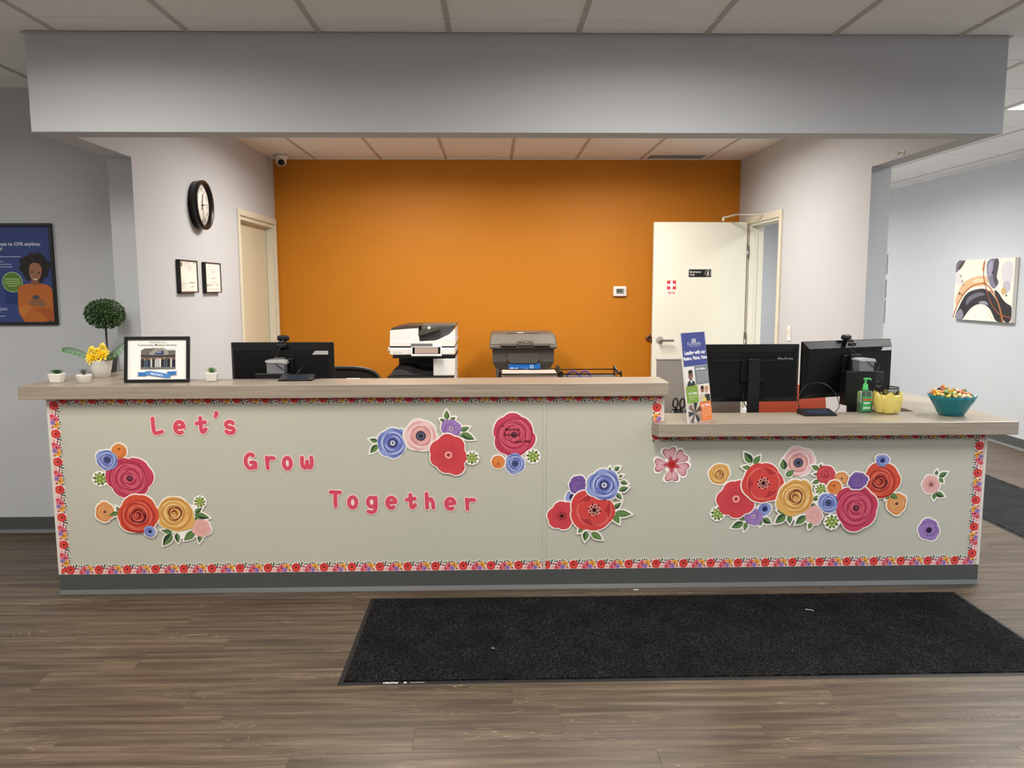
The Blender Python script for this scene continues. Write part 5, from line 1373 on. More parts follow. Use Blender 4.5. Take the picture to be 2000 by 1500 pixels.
# sticker follows the front, a hair proud of it
p = Pr(base=0); w_, h_ = b[0] - a[0], .075
p.poly([(0, -.02), (w_, -.02), (w_, h_), (.012, h_), (0, h_ - .012)], '1F66B8'); p.text('Shred-it', .055, .012, .038, 'F4F6FA', bold=.025); p.disc(.03, .024, .02, 'B9D0EC'); p.disc(w_ - .075, h_ - .025, .016, 'D9E6F5'); p.disc(w_ - .075, h_ - .025, .010, '1F66B8'); p.rect(w_ - .13, w_ - .03, .012, .016, 'D9E6F5')
o = p.build('sticker', t); o.location = (a[0], -.0045, pp(1020, 727)[1])
g = G(); g.rbox(a[0] - .004, a[0] + w_ + .004, -.004, .03, pp(1020, 727)[1] - .025, pp(1020, 727)[1] + h_ + .004, .002); g.build('sticker_plate', M_BIN, t)
for s in (-1, 1):
    g = G(); g.tube([(s * wt * .6 - .02, dpt - .04, .06), (s * wt * .6 + .02, dpt - .04, .06)], .06, 16); g.build('wheel', M_BLACK, t)

# ------------------------------------------------------------------ letter trays behind the raised counter
M_WIRE = mat('black_wire', (16, 16, 17), .35, metal=.4)
def letter_tray(px0, px1, ytop, Y, label):
    a, b = onY(px0, ytop, Y), onY(px1, ytop, Y); w_ = (b.x - a.x) / 2; zt = a.z
    t = thing('letter_tray', label, 'letter tray', ((a.x + b.x) / 2, Y, .745), group='black wire letter trays')
    hz = zt - .745; lv = 4; st = hz / lv
    for i in range(lv):
        z = hz - .042 - i * st
        g = G()
        g.tube([(-w_, 0, z + .03), (w_, 0, z + .03), (w_, .25, z + .03), (-w_, .25, z + .03)], .0035, 6, closed=True)
        g.tube([(-w_, 0, z), (w_, 0, z), (w_, .25, z), (-w_, .25, z)], .003, 6, closed=True)
        g.build('tier_rail', M_WIRE, t)
        g = G(); g.box(-w_, w_, .002, .25, z - .001, z + .001); g.build('tier_mesh', mat('mesh_black', (24, 24, 25), .5), t)
    for s in (-1, 1):
        for y in (0, .25):
            g = G(); g.rbox(s * w_ - .004, s * w_ + .004, y - .004, y + .004, 0, hz + (.012 if y else 0.004), .001); g.build('post', M_WIRE, t)
        g = G(); g.prism([(.02, hz - .02), (.24, hz - .02), (.24, hz + .012), (.16, hz - .004), (.02, hz - .008)], s * w_ - .002, s * w_ + .002, 'x'); g.build('side_plate', M_WIRE, t)
    return t, w_, hz
t1, w1, h1 = letter_tray(976, 1094, 726.5, .38, 'wire letter tray full of papers in front of the shredding bin')
t2, w2, h2 = letter_tray(1098, 1213, 726.5, .38, 'nearly empty wire letter tray beside the one full of papers')
r2 = random.Random(8)
pz = t1.location.z + h1 - .041
cols = [(190, 160, 150), (196, 180, 166), (184, 154, 148), (180, 148, 142), (192, 172, 158), (140, 140, 96), (196, 172, 160)]
for i in range(7):
    g = G(); hw_ = w1 - .012 - r2.random() * .012
    pts = []
    n = 8; z0 = pz + i * .0042
    top = [(-hw_ + 2 * hw_ * k / n, z0 + .0038 - .003 * math.sin(PI * k / n)) for k in range(n + 1)]; bot = [(x, z - .0034) for x, z in top[::-1]]
    g.prism(top + bot, .008 + r2.random() * .006, .235, 'y')
    tag(g.build('paper_stack', mat('paper_%d' % i, cols[i], .8, noise=(160, .12)), loc=(t1.location.x, .38, 0)), ['pink-tinted paper bundle at the bottom of the full letter tray', 'cream paper bundle, second from the bottom of the full letter tray', 'white paper bundle, third from the bottom of the full letter tray', 'rosy paper bundle in the middle of the full letter tray', 'pale paper bundle, third from the top of the full letter tray', 'greenish paper bundle second from the top of the full letter tray', 'topmost white paper bundle in the full letter tray'][i], 'papers', 'papers in the letter tray')
g = G(); zz = t2.location.z + h2 - .041
for cx_, r_ in ((-.035, .03), (.03, .026)):
    g.tube([(cx_ + r_ * math.cos(a) * 1.1, .04 + .03 * math.sin(a * .5), zz + .004 + .006 + .028 * max(-.2, math.sin(a))) for a in [i * 2 * PI / 20 for i in range(20)]], .0045, 6, closed=True)
tag(g.build('lanyard', mat('lanyard_violet', (74, 62, 150), .6), loc=(t2.location.x - .06, .38, 0)), 'looped violet lanyard lying in the nearly empty letter tray', 'lanyard')

# ------------------------------------------------------------------ things on the lower counter
# folded tall sign
bl = onZ(1345.5, 828, ZL); tl_px = (1325, 659)
t = thing('tabletop_sign', 'tall leaning tabletop sign with blue, grey, green and orange squares', 'sign', (bl.x, bl.y, ZL), rot=(0, 0, Rd(41)))
SW_, SH = .205, .452; lean = Rd(8)
ML = Matrix.Rotation(-lean, 4, 'X')
g = G(); g.box(0, SW_, 0, .008, 0, SH); g.xf(ML); g.build('board', mat('board_white', (236, 230, 224), .5), t)
p = Pr(base=.0006)
u = SW_; R4 = [(.0, .0, .5, .215), (.5, .0, 1, .215), (0, .215, .5, .41), (.5, .215, 1, .41), (0, .41, .42, .62), (.42, .41, 1, .62), (0, .62, 1, 1)]
def rc(i, c): a, b, c2, d = R4[i]; p.rect(a * u + .002, c2 * u - .002, b * SH + .002, d * SH - .0005, c)
rc(6, '424B8E'); rc(5, '7C7F83'); rc(4, 'E8E2DC'); rc(2, '7FA03C'); rc(3, 'E9DCD0'); rc(1, 'E27A38'); rc(0, 'CFC6BE')
for k in range(3): p.disc(u * (.44 + .06 * k), SH * (.915 + .006 * (k == 1)), .0042, 'F4F4F8', 10); p.poly([(u * (.415 + .06 * k), SH * .885), (u * (.465 + .06 * k), SH * .885), (u * (.45 + .06 * k), SH * .912), (u * (.43 + .06 * k), SH * .912)], 'F4F4F8')
p.text('Community', u * .5, SH * .855, .024, 'DCDFF0', 'CENTER'); p.rect(u * .3, u * .7, SH * .838, SH * .843, 'B8BEE0')
p.text('Leading with our', u * .5, SH * .755, .026, 'FFFFFF', 'CENTER', bold=.03); p.text('Mission, Vision, Values', u * .5, SH * .695, .024, 'FFFFFF', 'CENTER', bold=.03)
p.text('Our Mission', u * .48, SH * .575, .016, 'FFFFFF', bold=.03); p.lines(u * .48, u * .96, SH * .55, .0075, 8, .0022, 'C9CBCE')
p.text('Our Vision', u * .08, SH * .315, .016, 'FFFFFF', bold=.03); p.lines(u * .08, u * .46, SH * .295, .009, 3, .0024, 'CFE0A8')
p.text('Our Values', u * .56, SH * .165, .016, 'FFFFFF', bold=.03); p.lines(u * .56, u * .94, SH * .145, .010, 6, .0024, 'F6C9A6', .4)
# portrait in the upper photo
p.poly([(u * .06, SH * .412), (u * .40, SH * .412), (u * .37, SH * .45), (u * .27, SH * .475), (u * .14, SH * .465), (u * .08, SH * .44)], '2B2E30')
p.poly([(u * .17, SH * .47), (u * .30, SH * .47), (u * .24, SH * .43)], 'B9C2CC'); p.disc(u * .235, SH * .525, u * .085, '7A5240', 20, SH * .05); p.disc(u * .235, SH * .563, u * .087, '1E1816', 18, SH * .022)
p.rect(u * .20, u * .27, SH * .498, SH * .503, 'EADFD8')
# pair in the second photo
for cx_, c, h in ((.66, '8A5A40', .355), (.84, 'D2A183', .345)):
    p.poly([(u * (cx_ - .12), SH * .22), (u * (cx_ + .12), SH * .22), (u * (cx_ + .1), SH * (h - .05)), (u * (cx_ - .1), SH * (h - .05))], '2A2624' if cx_ > .7 else 'C9C2B4'); p.disc(u * cx_, SH * h, u * .06, c, 16, SH * .032); p.disc(u * cx_, SH * (h + .022), u * .065, '2A1A14' if cx_ < .7 else 'B88A50', 14, SH * .02)
p.poly([(u * .6, SH * .22), (u * .8, SH * .22), (u * .76, SH * .265), (u * .66, SH * .265)], 'E3C660')
# joined hands in the third photo
for a0, c in ((.2, '5A4238'), (1.1, '2A2A2E'), (2.0, '8A6A58'), (2.9, '3A3A40'), (3.9, '6A5A52'), (5.0, '26262A'), (5.7, 'A58A78')):
    q = (u * .26, SH * .105); p.poly([q, (q[0] + u * .30 * math.cos(a0), q[1] + SH * .125 * math.sin(a0)), (q[0] + u * .28 * math.cos(a0 + .5), q[1] + SH * .12 * math.sin(a0 + .5))], c) if True else None
p.g.v = [(min(max(x, .002), u - .002), y, min(max(z, .002), SH - .002)) for x, y, z in p.g.v]
p.g.xf(ML); p.build('print', t)
g = G(); g.add([(.13, .010, .22), (u - .01, .010, .22), (u - .01, .055, -.0), (.13, .055, -.0), (.13, .013, .22), (u - .01, .013, .22), (u - .01, .058, 0), (.13, .058, 0)], [(0, 1, 2, 3), (7, 6, 5, 4), (0, 4, 5, 1), (1, 5, 6, 2), (2, 6, 7, 3), (3, 7, 4, 0)])
g.v = [(x, y + (math.sin(lean) * z), z * math.cos(lean)) for x, y, z in g.v]; g.build('easel', mat('board_white', (236, 230, 224), .5), t)
# scissors in a pen cup behind the counter
c = onY(1322, 806, .33)
t = thing('pen_cup', 'black pen cup holding scissors behind the lower counter', 'pen cup', (c.x + .012, .345, .745))
g = G(); g.lathe([(.036, 0), (.04, .002), (.042, .125), (.039, .125), (.036, .006), (.0005, .006)], 20); g.build('cup', M_BLACK, t)
c3 = onY(1323, 790, .345)
t = thing('scissors', 'scissors with black ring handles standing in the pen cup', 'scissors', (c3.x, .345, .752), rot=(0, Rd(3), 0))
hz = c3.z - .752
for s in (-1, 1):
    g = G(); g.tube([(s * .019 + .0135 * math.cos(a) * (1 - .1 * math.sin(a)), 0, hz + .008 + .026 * math.sin(a)) for a in [i * 2 * PI / 18 for i in range(18)]], .0045, 8, closed=True)
    g.tube([(s * .016, 0, hz - .018), (s * .004, 0, hz - .045)], .005, 8); g.build('handle', M_BLACK, t)
    g = G(); g.prism([(s * .006 - .004, hz - .04), (s * .006 + .004, hz - .04), (-s * .002 + .001, 0), (-s * .002 - .001, 0)], -.001 + s * .001, .001 + s * .001, 'y'); g.build('blade', M_STEEL, t)
# white narrow box behind the counter
c = onY(1453, 797, .31); g = G(); g.rbox(-.0115, .0115, -.0115, .0115, 0, c.z - .745, .003); tag(g.build('charger_block', M_WHITE, loc=(c.x, .31, .745)), 'slim white charger block standing behind the lower counter', 'charger')
# second signature pad with looping cord
a = onZ(1568, 812, ZL); b = onZ(1636, 813, ZL)
sigpad((a.x + b.x) / 2, .185, ZL, .03, 'black signature pad with looping cord on the lower counter', None, [(-.075, .04, .02), (-.085, .05, .07), (-.05, .07, .14), (.02, .08, .165), (.09, .08, .15), (.14, .07, .09), (.15, .05, .03), (.11, .03, .006), (.088, .0, .004)])
# sanitizer
c = onZ(1691.5, 806.5, ZL)
t = thing('hand_sanitizer', 'green pump bottle of hand sanitizer beside the yellow planter', 'bottle', (c.x, c.y + .022, ZL), .1)
hb = .118
M_GELG = mat('sanitizer_gel', (52, 168, 84), .12, trans=.55, ior=1.36); M_CLR = mat('clear_bottle', (190, 225, 205), .06, trans=.9, ior=1.45)
g = G(); g.rbox(-.036, .036, -.021, .021, 0, hb, .010, 3); g.build('bottle', M_CLR, t)
g = G(); g.rbox(-.033, .033, -.018, .018, .003, .052, .008, 3); g.build('gel', M_GELG, t)
p = Pr(base=.0215); p.poly([(-.024, .012), (.024, .012), (.024, .088), (-.024, .088)], '3FA45E'); p.rect(-.024, .024, .066, .076, 'C9503A'); p.rect(-.018, .018, .05, .056, 'E8F2E8'); p.rect(-.02, .02, .022, .032, 'BFE6C8'); p.build('label_print', t)
g = G(); g.lathe([(.016, hb), (.016, hb + .012), (.012, hb + .016), (.012, hb + .034), (.005, hb + .037), (.005, hb + .058)], 16); g.rbox(-.010, .012, -.008, .008, hb + .056, hb + .068, .003); g.tube([(-.0, 0, hb + .064), (.022, -.004, hb + .064), (.027, -.005, hb + .057)], .0042, 8)
g.build('pump', mat('pump_green', (70, 190, 96), .35), t)
g = G(); g.tube([(0, 0, .01), (0, 0, hb)], .0025, 6); g.build('dip_tube', M_WHITE, t)
# yellow tulip planter with mesh cup
c = onZ(1733, 809.5, ZL); c.x = onY(1733, 790, c.y + .058).x
t = thing('planter', 'yellow ceramic planter shaped like a tulip', 'planter', (c.x, c.y + .058, ZL))
g = G(); g.lathe([(.045, 0), (.056, .004), (.068, .03), (.072, .06), (.068, .095), (.064, .102), (.060, .096), (.064, .06), (.055, .012), (.0005, .010)], 48, rf=lambda a, u: 1 + .018 * math.cos(6 * a)); g.build('bowl', mat('yellow_glaze', (226, 206, 110), .18, coat=.4), t)
for i in range(6):
    a0 = i * PI / 3 + .25; g = G(); vs = []; N = 9; K = 8
    for k in range(K + 1):
        v = k / K; z = .006 + v * .106; R_ = .058 + .018 * math.sin(PI * min(1, v * 1.05) * .62) - .006 * v * v
        hw_ = .52 * math.sin(PI * (.18 + .78 * v)) ** .6
        for j in range(N + 1):
            q = -1 + 2 * j / N; an = a0 + q * hw_; vs.append(((R_ + .0035 * (1 - q * q)) * math.cos(an), (R_ + .0035 * (1 - q * q)) * math.sin(an), z + .006 * (1 - q * q) * v))
    fs = [(k * (N + 1) + j, k * (N + 1) + j + 1, (k + 1) * (N + 1) + j + 1, (k + 1) * (N + 1) + j) for k in range(K) for j in range(N)]
    g.add(vs, fs, True); g.build('petal', MATS['yellow_glaze'], t)
tc_ = thing('mesh_cup', 'black wire mesh cup set inside the yellow planter', 'pen cup', (c.x - .004, c.y + .058, ZL + .012))
g = G(); R_ = .056; hC = .125
for i in range(40):
    a = i * 2 * PI / 40; g.tube([(R_ * .85 * math.cos(a), R_ * .85 * math.sin(a), 0), (R_ * math.cos(a + .35), R_ * math.sin(a + .35), hC)], .0008, 4, cap=False); g.tube([(R_ * .85 * math.cos(a), R_ * .85 * math.sin(a), 0), (R_ * math.cos(a - .35), R_ * math.sin(a - .35), hC)], .0008, 4, cap=False)
g.build('mesh_wall', M_WIRE, tc_)
g = G(); g.tube([(R_ * math.cos(i * PI / 16), R_ * math.sin(i * PI / 16), hC) for i in range(32)], .0032, 6, closed=True); g.build('rim', M_WIRE, tc_)
g = G(); g.lathe([(.0005, 0), (R_ * .85, 0), (R_ * .85, .002), (.0005, .002)], 24); g.build('base', M_WIRE, tc_)
for i, (dx, dy, c_, lab) in enumerate(((-.02, .01, (40, 40, 44), 'dark pen leaning in the wire cup of the yellow planter'), (.015, .015, (190, 190, 195), 'pale pen standing in the wire cup of the yellow planter'))):
    g = G(); g.tube([(0, 0, 0), (dx, dy, .115)], .004, 8); tag(g.build('pen', mat('pen_%d' % i, c_, .4), loc=(c.x - .004, c.y + .058, ZL + .016)), lab, 'pen')
# white cup farther back
c = onY(1741, 755, .86); g = G(); g.lathe([(.028, 0), (.036, .09), (.037, .1), (.034, .1), (.026, .004), (.0005, .004)], 24)
t = thing('paper_cup', 'white paper cup behind the sideways-turned monitor', 'cup', (2.45, .97, ZL)); g.build('cup_body', M_WHITE, t)
g = G(); g.lathe([(.0312, .040), (.0336, .062)], 24, cap=False); g.build('printed_band', mat('cup_blue', (60, 70, 120), .5), t)
# candy bowl
c = onZ(1858, 814.5, ZL); bcy = c.y + .066; bcx = onY(1858, 800, bcy).x
t = thing('candy_bowl', 'fluted teal glass bowl heaped with wrapped candies', 'bowl', (bcx, bcy, ZL))
M_TEAL = mat('teal_glass', (38, 140, 152), .1, trans=.35, ior=1.45)
N = 72; prof = [(.062, 0), (.068, .003), (.080, .022), (.098, .055), (.116, .085), (.128, .106), (.124, .106), (.112, .086), (.094, .056), (.076, .024), (.06, .009), (.0005, .008)]
g = G(); vs = []
for j in range(N):
    a = 2 * PI * j / N; f_ = abs(math.sin(8 * a)) ** .7
    for i, (r_, z_) in enumerate(prof):
        k = min(1, z_ / .1); vs.append((r_ * (1 + .055 * k * (f_ - .5)) * math.cos(a), r_ * (1 + .055 * k * (f_ - .5)) * math.sin(a), z_ + (.010 * (f_ - .6) if i in (5, 6) else 0)))
vs = [(x * .9, y * .9, z) for x, y, z in vs]
k = len(prof); fs = [(j * k + i, ((j + 1) % N) * k + i, ((j + 1) % N) * k + i + 1, j * k + i + 1) for j in range(N) for i in range(k - 1)]
g.add(vs, fs, True); g.f.append([j * k for j in range(N)][::-1]); g.mi.append(0); g.sm.append(False); g.c.append(None); g.build('bowl_body', M_TEAL, t)
CC = [(236, 190, 70), (244, 226, 150), (240, 236, 224), (228, 160, 60), (120, 150, 90), (70, 90, 140), (214, 120, 70)]
CN = ['gold', 'cream', 'white', 'amber', 'green', 'blue', 'orange']
protos = []
for i, cc in enumerate(CC):
    m_ = mat('wrapper_%d' % i, cc, .3, coat=.3)
    g = G(); g.ball((0, 0, 0), .0105, 10, 7, sz=(1.25, 1, .85))
    for s in (-1, 1):
        g.add([(s * .011, 0, 0)] + [(s * (.024 + .003 * (q % 2)), .011 * math.cos(q * .9 + .3), .011 * math.sin(q * .9 + .3)) for q in range(7)], [(0, q + 1, (q + 1) % 7 + 1) for q in range(7)])
    protos.append((g, m_, None))
r2 = random.Random(21); used = [None] * 7; spots = []
for lvl, (zz, rr, nn) in enumerate(((.050, .042, 6), (.072, .062, 12), (.098, .090, 17), (.110, .066, 12), (.120, .038, 7), (.116, .012, 3))):
    for i in range(nn):
        a = i * 2 * PI / nn + lvl * .7; spots.append((rr * math.cos(a), rr * math.sin(a), zz + r2.uniform(-.003, .006) + (.012 if math.cos(a) < -.3 and lvl > 1 else 0)))
for i, (dx, dy, dz) in enumerate(spots):
    k = (r2.choice((0, 1, 1, 2, 3, 0, 6, 4, 5)))
    if used[k] is None:
        o = protos[k][0].build('candy', protos[k][1]); used[k] = o
    else: o = copy_obj(used[k])
    o.location = (bcx + dx * .9, bcy + dy * .9, ZL + dz); o.rotation_euler = (r2.uniform(-.5, .5), r2.uniform(-.5, .5), r2.uniform(0, 6))
    tag(o, CN[k] + ' wrapped candy heaped in the teal glass bowl', 'candy', CN[k] + ' candies in the bowl')
# ------------------------------------------------------------------ on the walls
# security camera
c = onY(551, 312, 3.62)
t = thing('security_camera', 'white dome security camera on the ceiling in the left corner', 'camera', (c.x + .01, 3.55, H))
g = G(); g.lathe([(.0005, -.034), (.056, -.034), (.060, -.02), (.062, 0)], 28); g.build('mount_base', M_WHITE, t)
g = G(); g.ball((0, -.008, -.050), .048, 20, 12); g.build('ball_body', M_WHITE, t)
g = G(); g.ball((.006, -.030, -.062), .033, 16, 10); g.build('lens_dome', M_BLACKG, t)
# clock
cc = onX(385, 401, XIL + .05)
t = thing('wall_clock', 'round black-rimmed wall clock on the left alcove wall', 'clock', (XIL, 1.735, 2.105), rot=(0, 0, Rd(90)))
RC = .166
g = G(); g.lathe([(RC - .03, .0), (RC - .005, .0), (RC - .002, .03), (RC, .034), (RC + .002, .06), (RC - .004, .066), (RC - .016, .064), (RC - .026, .042), (RC - .026, .02)], 48); g.xf(Matrix.Rotation(Rd(90), 4, 'X')); g.build('rim', mat('clock_black', (20, 18, 17), .3), t)
g = G(); g.lathe([(.0005, .0), (RC - .024, .0), (RC - .024, .036), (.0005, .036)], 48); g.xf(Matrix.Rotation(Rd(90), 4, 'X')); g.build('face', mat('clock_white', (240, 236, 228), .5), t)
p = Pr(base=.0365)
for h in range(1, 13):
    a = Rd(90 - 30 * h); p.text(str(h), .108 * math.cos(a), .108 * math.sin(a) - .012, .036, '2A2A2A', 'CENTER')
for i in range(60):
    a = Rd(6 * i); p.poly(stroke([(.133 * math.cos(a), .133 * math.sin(a)), (.138 * math.cos(a), .138 * math.sin(a))], .0016), '3A3A3A')
p.build('numerals', t)
for nm, ang, L, wd, y in (('hour_hand', 77, .078, .008, .0405), ('minute_hand', -80, .118, .0045, .0425), ('second_hand', 8, .085, .0022, .0445)):
    a = Rd(ang); g = G(); g.prism(stroke([(-.03 * math.cos(a), -.03 * math.sin(a)), (L * math.cos(a), L * math.sin(a))], wd), -y, -y - .0012, 'y'); g.build(nm, M_BLACK, t)
g = G(); g.tube([(0, -.036, 0), (0, -.047, 0)], .005, 10); g.build('hub', M_BLACK, t)
# two framed certificates
def cert(y0, y1, z0, z1, label, kind):
    t = thing('certificate_frame', label, 'picture frame', (XIL, (y0 + y1) / 2, (z0 + z1) / 2), rot=(0, 0, Rd(90)), group='framed certificates on the left alcove wall')
    w_, h_ = y1 - y0, z1 - z0; f = .007
    g = G()
    for a, b, c_, d in ((-w_ / 2, w_ / 2, -h_ / 2, -h_ / 2 + f), (-w_ / 2, w_ / 2, h_ / 2 - f, h_ / 2), (-w_ / 2, -w_ / 2 + f, -h_ / 2, h_ / 2), (w_ / 2 - f, w_ / 2, -h_ / 2, h_ / 2)): g.box(a, b, -.028, 0, c_, d)
    g.build('frame', M_BLACK, t)
    p = Pr(base=.022); p.rect(-w_ / 2 + f, w_ / 2 - f, -h_ / 2 + f, h_ / 2 - f, 'F5EEE2')
    gy = 'A8A098'
    if kind == 0:
        p.disc(-w_ * .38, h_ * .36, w_ * .06, '6B5A3A', 18, h_ * .075); p.disc(-w_ * .38, h_ * .36, w_ * .035, '9A8A60', 14, h_ * .05)
        for a, b, z in ((-.24, .1, .42), (-.24, .16, .375), (-.24, .22, .315), (-.05, .25, .26), (-.05, .05, .24), (-.05, .18, .20), (-.4, -.3, .22), (-.4, -.28, -.17), (-.4, -.1, -.21), (-.4, -.2, -.26), (-.4, -.22, -.31), (-.4, -.25, -.37), (0, .38, -.18), (0, .3, -.2), (.1, .3, -.3), (.1, .2, -.34), (-.4, .4, -.45)): p.rect(a * w_, b * w_, z * h_, z * h_ + .0022, gy)
        for k in range(3): p.disc((.31 + .035 * k) * w_, .42 * h_, .004, '6A6A6A', 8)
    else:
        for a, b, z in ((-.38, .4, .38), (-.25, .3, .27), (-.2, .22, .20), (-.14, .16, .175), (-.08, .08, .15), (-.4, -.3, .09), (.22, .38, .09), (-.18, .2, .0), (-.2, .24, -.03), (-.06, .08, -.07), (-.2, .3, -.15), (-.36, .0, -.22), (-.36, -.05, -.25), (-.36, -.1, -.28), (.1, .4, -.22), (.1, .35, -.25), (-.4, .42, -.38)): p.rect(a * w_, b * w_, z * h_, z * h_ + .0022, gy)
        p.rect(-.41 * w_, -.39 * w_, -.3 * h_, -.2 * h_, '6A6460')
    p.build('certificate', t)
cert(1.31, 1.622, 1.506, 1.721, 'black framed certificate with a seal, nearer the desk', 0)
cert(1.775, 2.095, 1.503, 1.718, 'black framed certificate without a seal, nearer the left door', 1)
# thermostat
a, b = onY(1197, 579, YB), onY(1223.5, 559, YB)
t = thing('thermostat', 'white thermostat on the orange wall', 'thermostat', ((a.x + b.x) / 2, YB, (a.z + b.z) / 2))
w_, h_ = (b.x - a.x) / 2, (b.z - a.z) / 2
g = G(); g.rbox(-w_, w_, -.026, 0, -h_, h_, .010, 3); g.build('housing', M_WHITE, t)
g = G(); g.box(-w_ * .55, w_ * .6, -.0272, -.025, -h_ * .5, h_ * .5); g.build('bezel', mat('therm_bezel', (150, 152, 146), .4), t)
g = G(); g.box(-w_ * .52, w_ * .34, -.0278, -.026, -h_ * .22, h_ * .46); g.build('display', mat('therm_lcd', (86, 94, 84), .25), t)
# door stop on the orange wall
q = onY(1267, 660, YB)
t = thing('door_stop', 'round bronze door stop on the orange wall by the open door', 'door stop', (q.x, YB, q.z))
MX = Matrix.Rotation(Rd(90), 4, 'X')
g = G(); g.lathe([(.034, 0), (.034, .008), (.026, .018), (.014, .019), (.010, .012), (.0005, .012)], 24); g.xf(MX); g.build('cup', mat('bronze_stop', (150, 112, 84), .35, metal=.8), t)
g = G(); g.lathe([(.013, .010), (.012, .020), (.0005, .021)], 16); g.xf(MX); g.build('rubber_pad', M_BLACK, t)
# sign and sticker on the open door
def on_leaf(px, py):
    n = Vector((math.sin(d2.rotation_euler.z), -math.cos(d2.rotation_euler.z), 0)); o = d2.location + n * .0225
    d = ray(px, py); k = (o - CAM).dot(n) / d.dot(n); return CAM + d * k
a, b = on_leaf(1345, 541), on_leaf(1389, 526)
t = thing('door_sign', 'black employees-only sign with a round braille disc on the open door', 'sign', a.lerp(b, .5)[:], rot=(0, 0, d2.rotation_euler.z))
w_, h_ = (b.x - a.x) / 2, (b.z - a.z) / 2
g = G(); g.rbox(-w_, w_, -.004, 0, -h_, h_, .0018); g.build('plate', M_BLACK, t)
p = Pr(base=.0042); p.text('Employees', -w_ * .92, h_ * .12, .024, 'F2F2F0', bold=.01); p.text('Only', -w_ * .92, -h_ * .62, .024, 'F2F2F0', bold=.01)
p.disc(w_ * .70, 0, h_ * .78, 'C9C9C6'); p.disc(w_ * .70, 0, h_ * .68, '161616')
p.disc(w_ * .70, h_ * .36, h_ * .14, 'E6E6E4'); p.poly([(w_ * .66, -h_ * .5), (w_ * .76, -h_ * .5), (w_ * .78, h_ * .2), (w_ * .63, h_ * .2)], 'E6E6E4'); p.build('sign_print', t)
a, b = on_leaf(1302.5, 574), on_leaf(1320.5, 548)
t = thing('first_aid_sticker', 'red and white first aid cross sticker on the open door', 'sticker', a.lerp(b, .5)[:], rot=(0, 0, d2.rotation_euler.z))
w_, h_ = (b.x - a.x) / 2, (b.z - a.z) / 2
g = G(); g.box(-w_, w_, -.0006, 0, -h_, h_); g.build('backing', M_WHITE, t)
p = Pr(base=.0007); p.rect(-w_, w_, h_ - 2 * w_ * .97, h_, 'CE3A44'); cz_ = h_ - w_ * .97
p.rect(-w_ * .26, w_ * .26, cz_ - w_ * .92, cz_ + w_ * .92, 'FFFFFF'); p.rect(-w_ * .92, w_ * .92, cz_ - w_ * .26, cz_ + w_ * .26, 'FFFFFF')
p.text('FIRST AID', 0, -h_ * .98, h_ * .42, 'CE3A44', 'CENTER', bold=.03, sx=.62); p.build('cross_print', t)
# light switch by the right door
t = thing('light_switch', 'white rocker light switch beside the open door frame', 'light switch', (XIR, 2.36, 1.166), rot=(0, 0, Rd(-90)))
g = G(); g.rbox(-.036, .036, -.007, 0, -.06, .06, .003); g.build('wall_plate', M_WHITE, t)
g = G(); g.add([(-.016, -.0075, -.032), (.016, -.0075, -.032), (.016, -.012, .032), (-.016, -.012, .032), (-.016, 0, -.032), (.016, 0, -.032), (.016, 0, .032), (-.016, 0, .032)], [(0, 1, 2, 3), (0, 4, 5, 1), (1, 5, 6, 2), (2, 6, 7, 3), (3, 7, 4, 0)]); g.build('rocker', mat('switch_white', (226, 222, 214), .35), t)
# adhesive hook on the soffit return
q = onX(1763, 299, XIR)
t = thing('wall_hook', 'small white adhesive hook under the right end of the soffit', 'hook', (XIR, q.y, q.z), rot=(0, 0, Rd(-90)))
g = G(); g.rbox(-.012, .022, -.005, 0, -.014, .014, .003); g.build('plate', M_WHITE, t)
g = G(); g.tube([(-.004, -.005, .004), (-.004, -.022, .0), (-.004, -.024, -.008)], .006, 8); g.build('hook_tip', M_WHITE, t)
# document pockets on the outer side of the right wall
for i, (ya, yb, lab) in enumerate(((498, 536, 'topmost notice pocket on the hallway side of the right wall'), (546, 582, 'middle notice pocket on the hallway side of the right wall'), (585, 630, 'lowest notice pocket on the hallway side of the right wall'))):
    za, zb = onY(1735, ya, YWR + .1).z, onY(1735, yb, YWR + .1).z
    t = thing('notice_pocket', lab, 'notice', (XSR, YWR + .114, (za + zb) / 2), rot=(0, 0, Rd(90)), group='notices on the hallway side')
    h_ = (za - zb) / 2
    g = G(); g.rbox(-.11, .11, -.012, 0, -h_, h_, .002); g.build('pocket', mat('pocket_grey', (150, 154, 162), .4), t)
    g = G(); g.box(-.105, .105, -.016, -.012, -h_ + .004, h_ - .01); g.build('notice_sheet', M_WHITE, t)

# ------------------------------------------------------------------ poster on the left wall
a, b = onY(0, 635, YLW), onY(113, 437, YLW)
xr = onY(108, 535, YLW).x + .004; z0, z1 = 1.316, 1.930; xl = xr - .915
t = thing('poster', 'blue framed poster of a person in an orange sweater using a phone', 'poster', (xl, YLW, z0))
W_, H_ = xr - xl, z1 - z0; f = .018
g = G()
for a, b, c_, d in ((0, W_, 0, f), (0, W_, H_ - f, H_), (0, f, f, H_ - f), (W_ - f, W_, f, H_ - f)): g.rbox(a, b, -.022, 0, c_, d, .003)
g.build('frame', M_BLACK, t)
p = Pr(base=.008, eps=.00008); p.rect(f, W_ - f, f, H_ - f, '36467E')
def q2(px, py): v = onY(px, py, YLW - .009); return v.x - xl, v.z - z0
def blob(pts, c, it=2): p.poly(smooth_pts([q2(*v) for v in pts], it, True), c)
x_, z_ = q2(79, 479.5); p.text('Get access to CMS anytime,', x_ , z_, .0285, 'D9DCE6', 'RIGHT', bold=.02)
x_, z_ = q2(5, 488.5); p.text('anywhere you are!', x_, z_, .0285, 'D9DCE6', 'RIGHT', bold=.02)
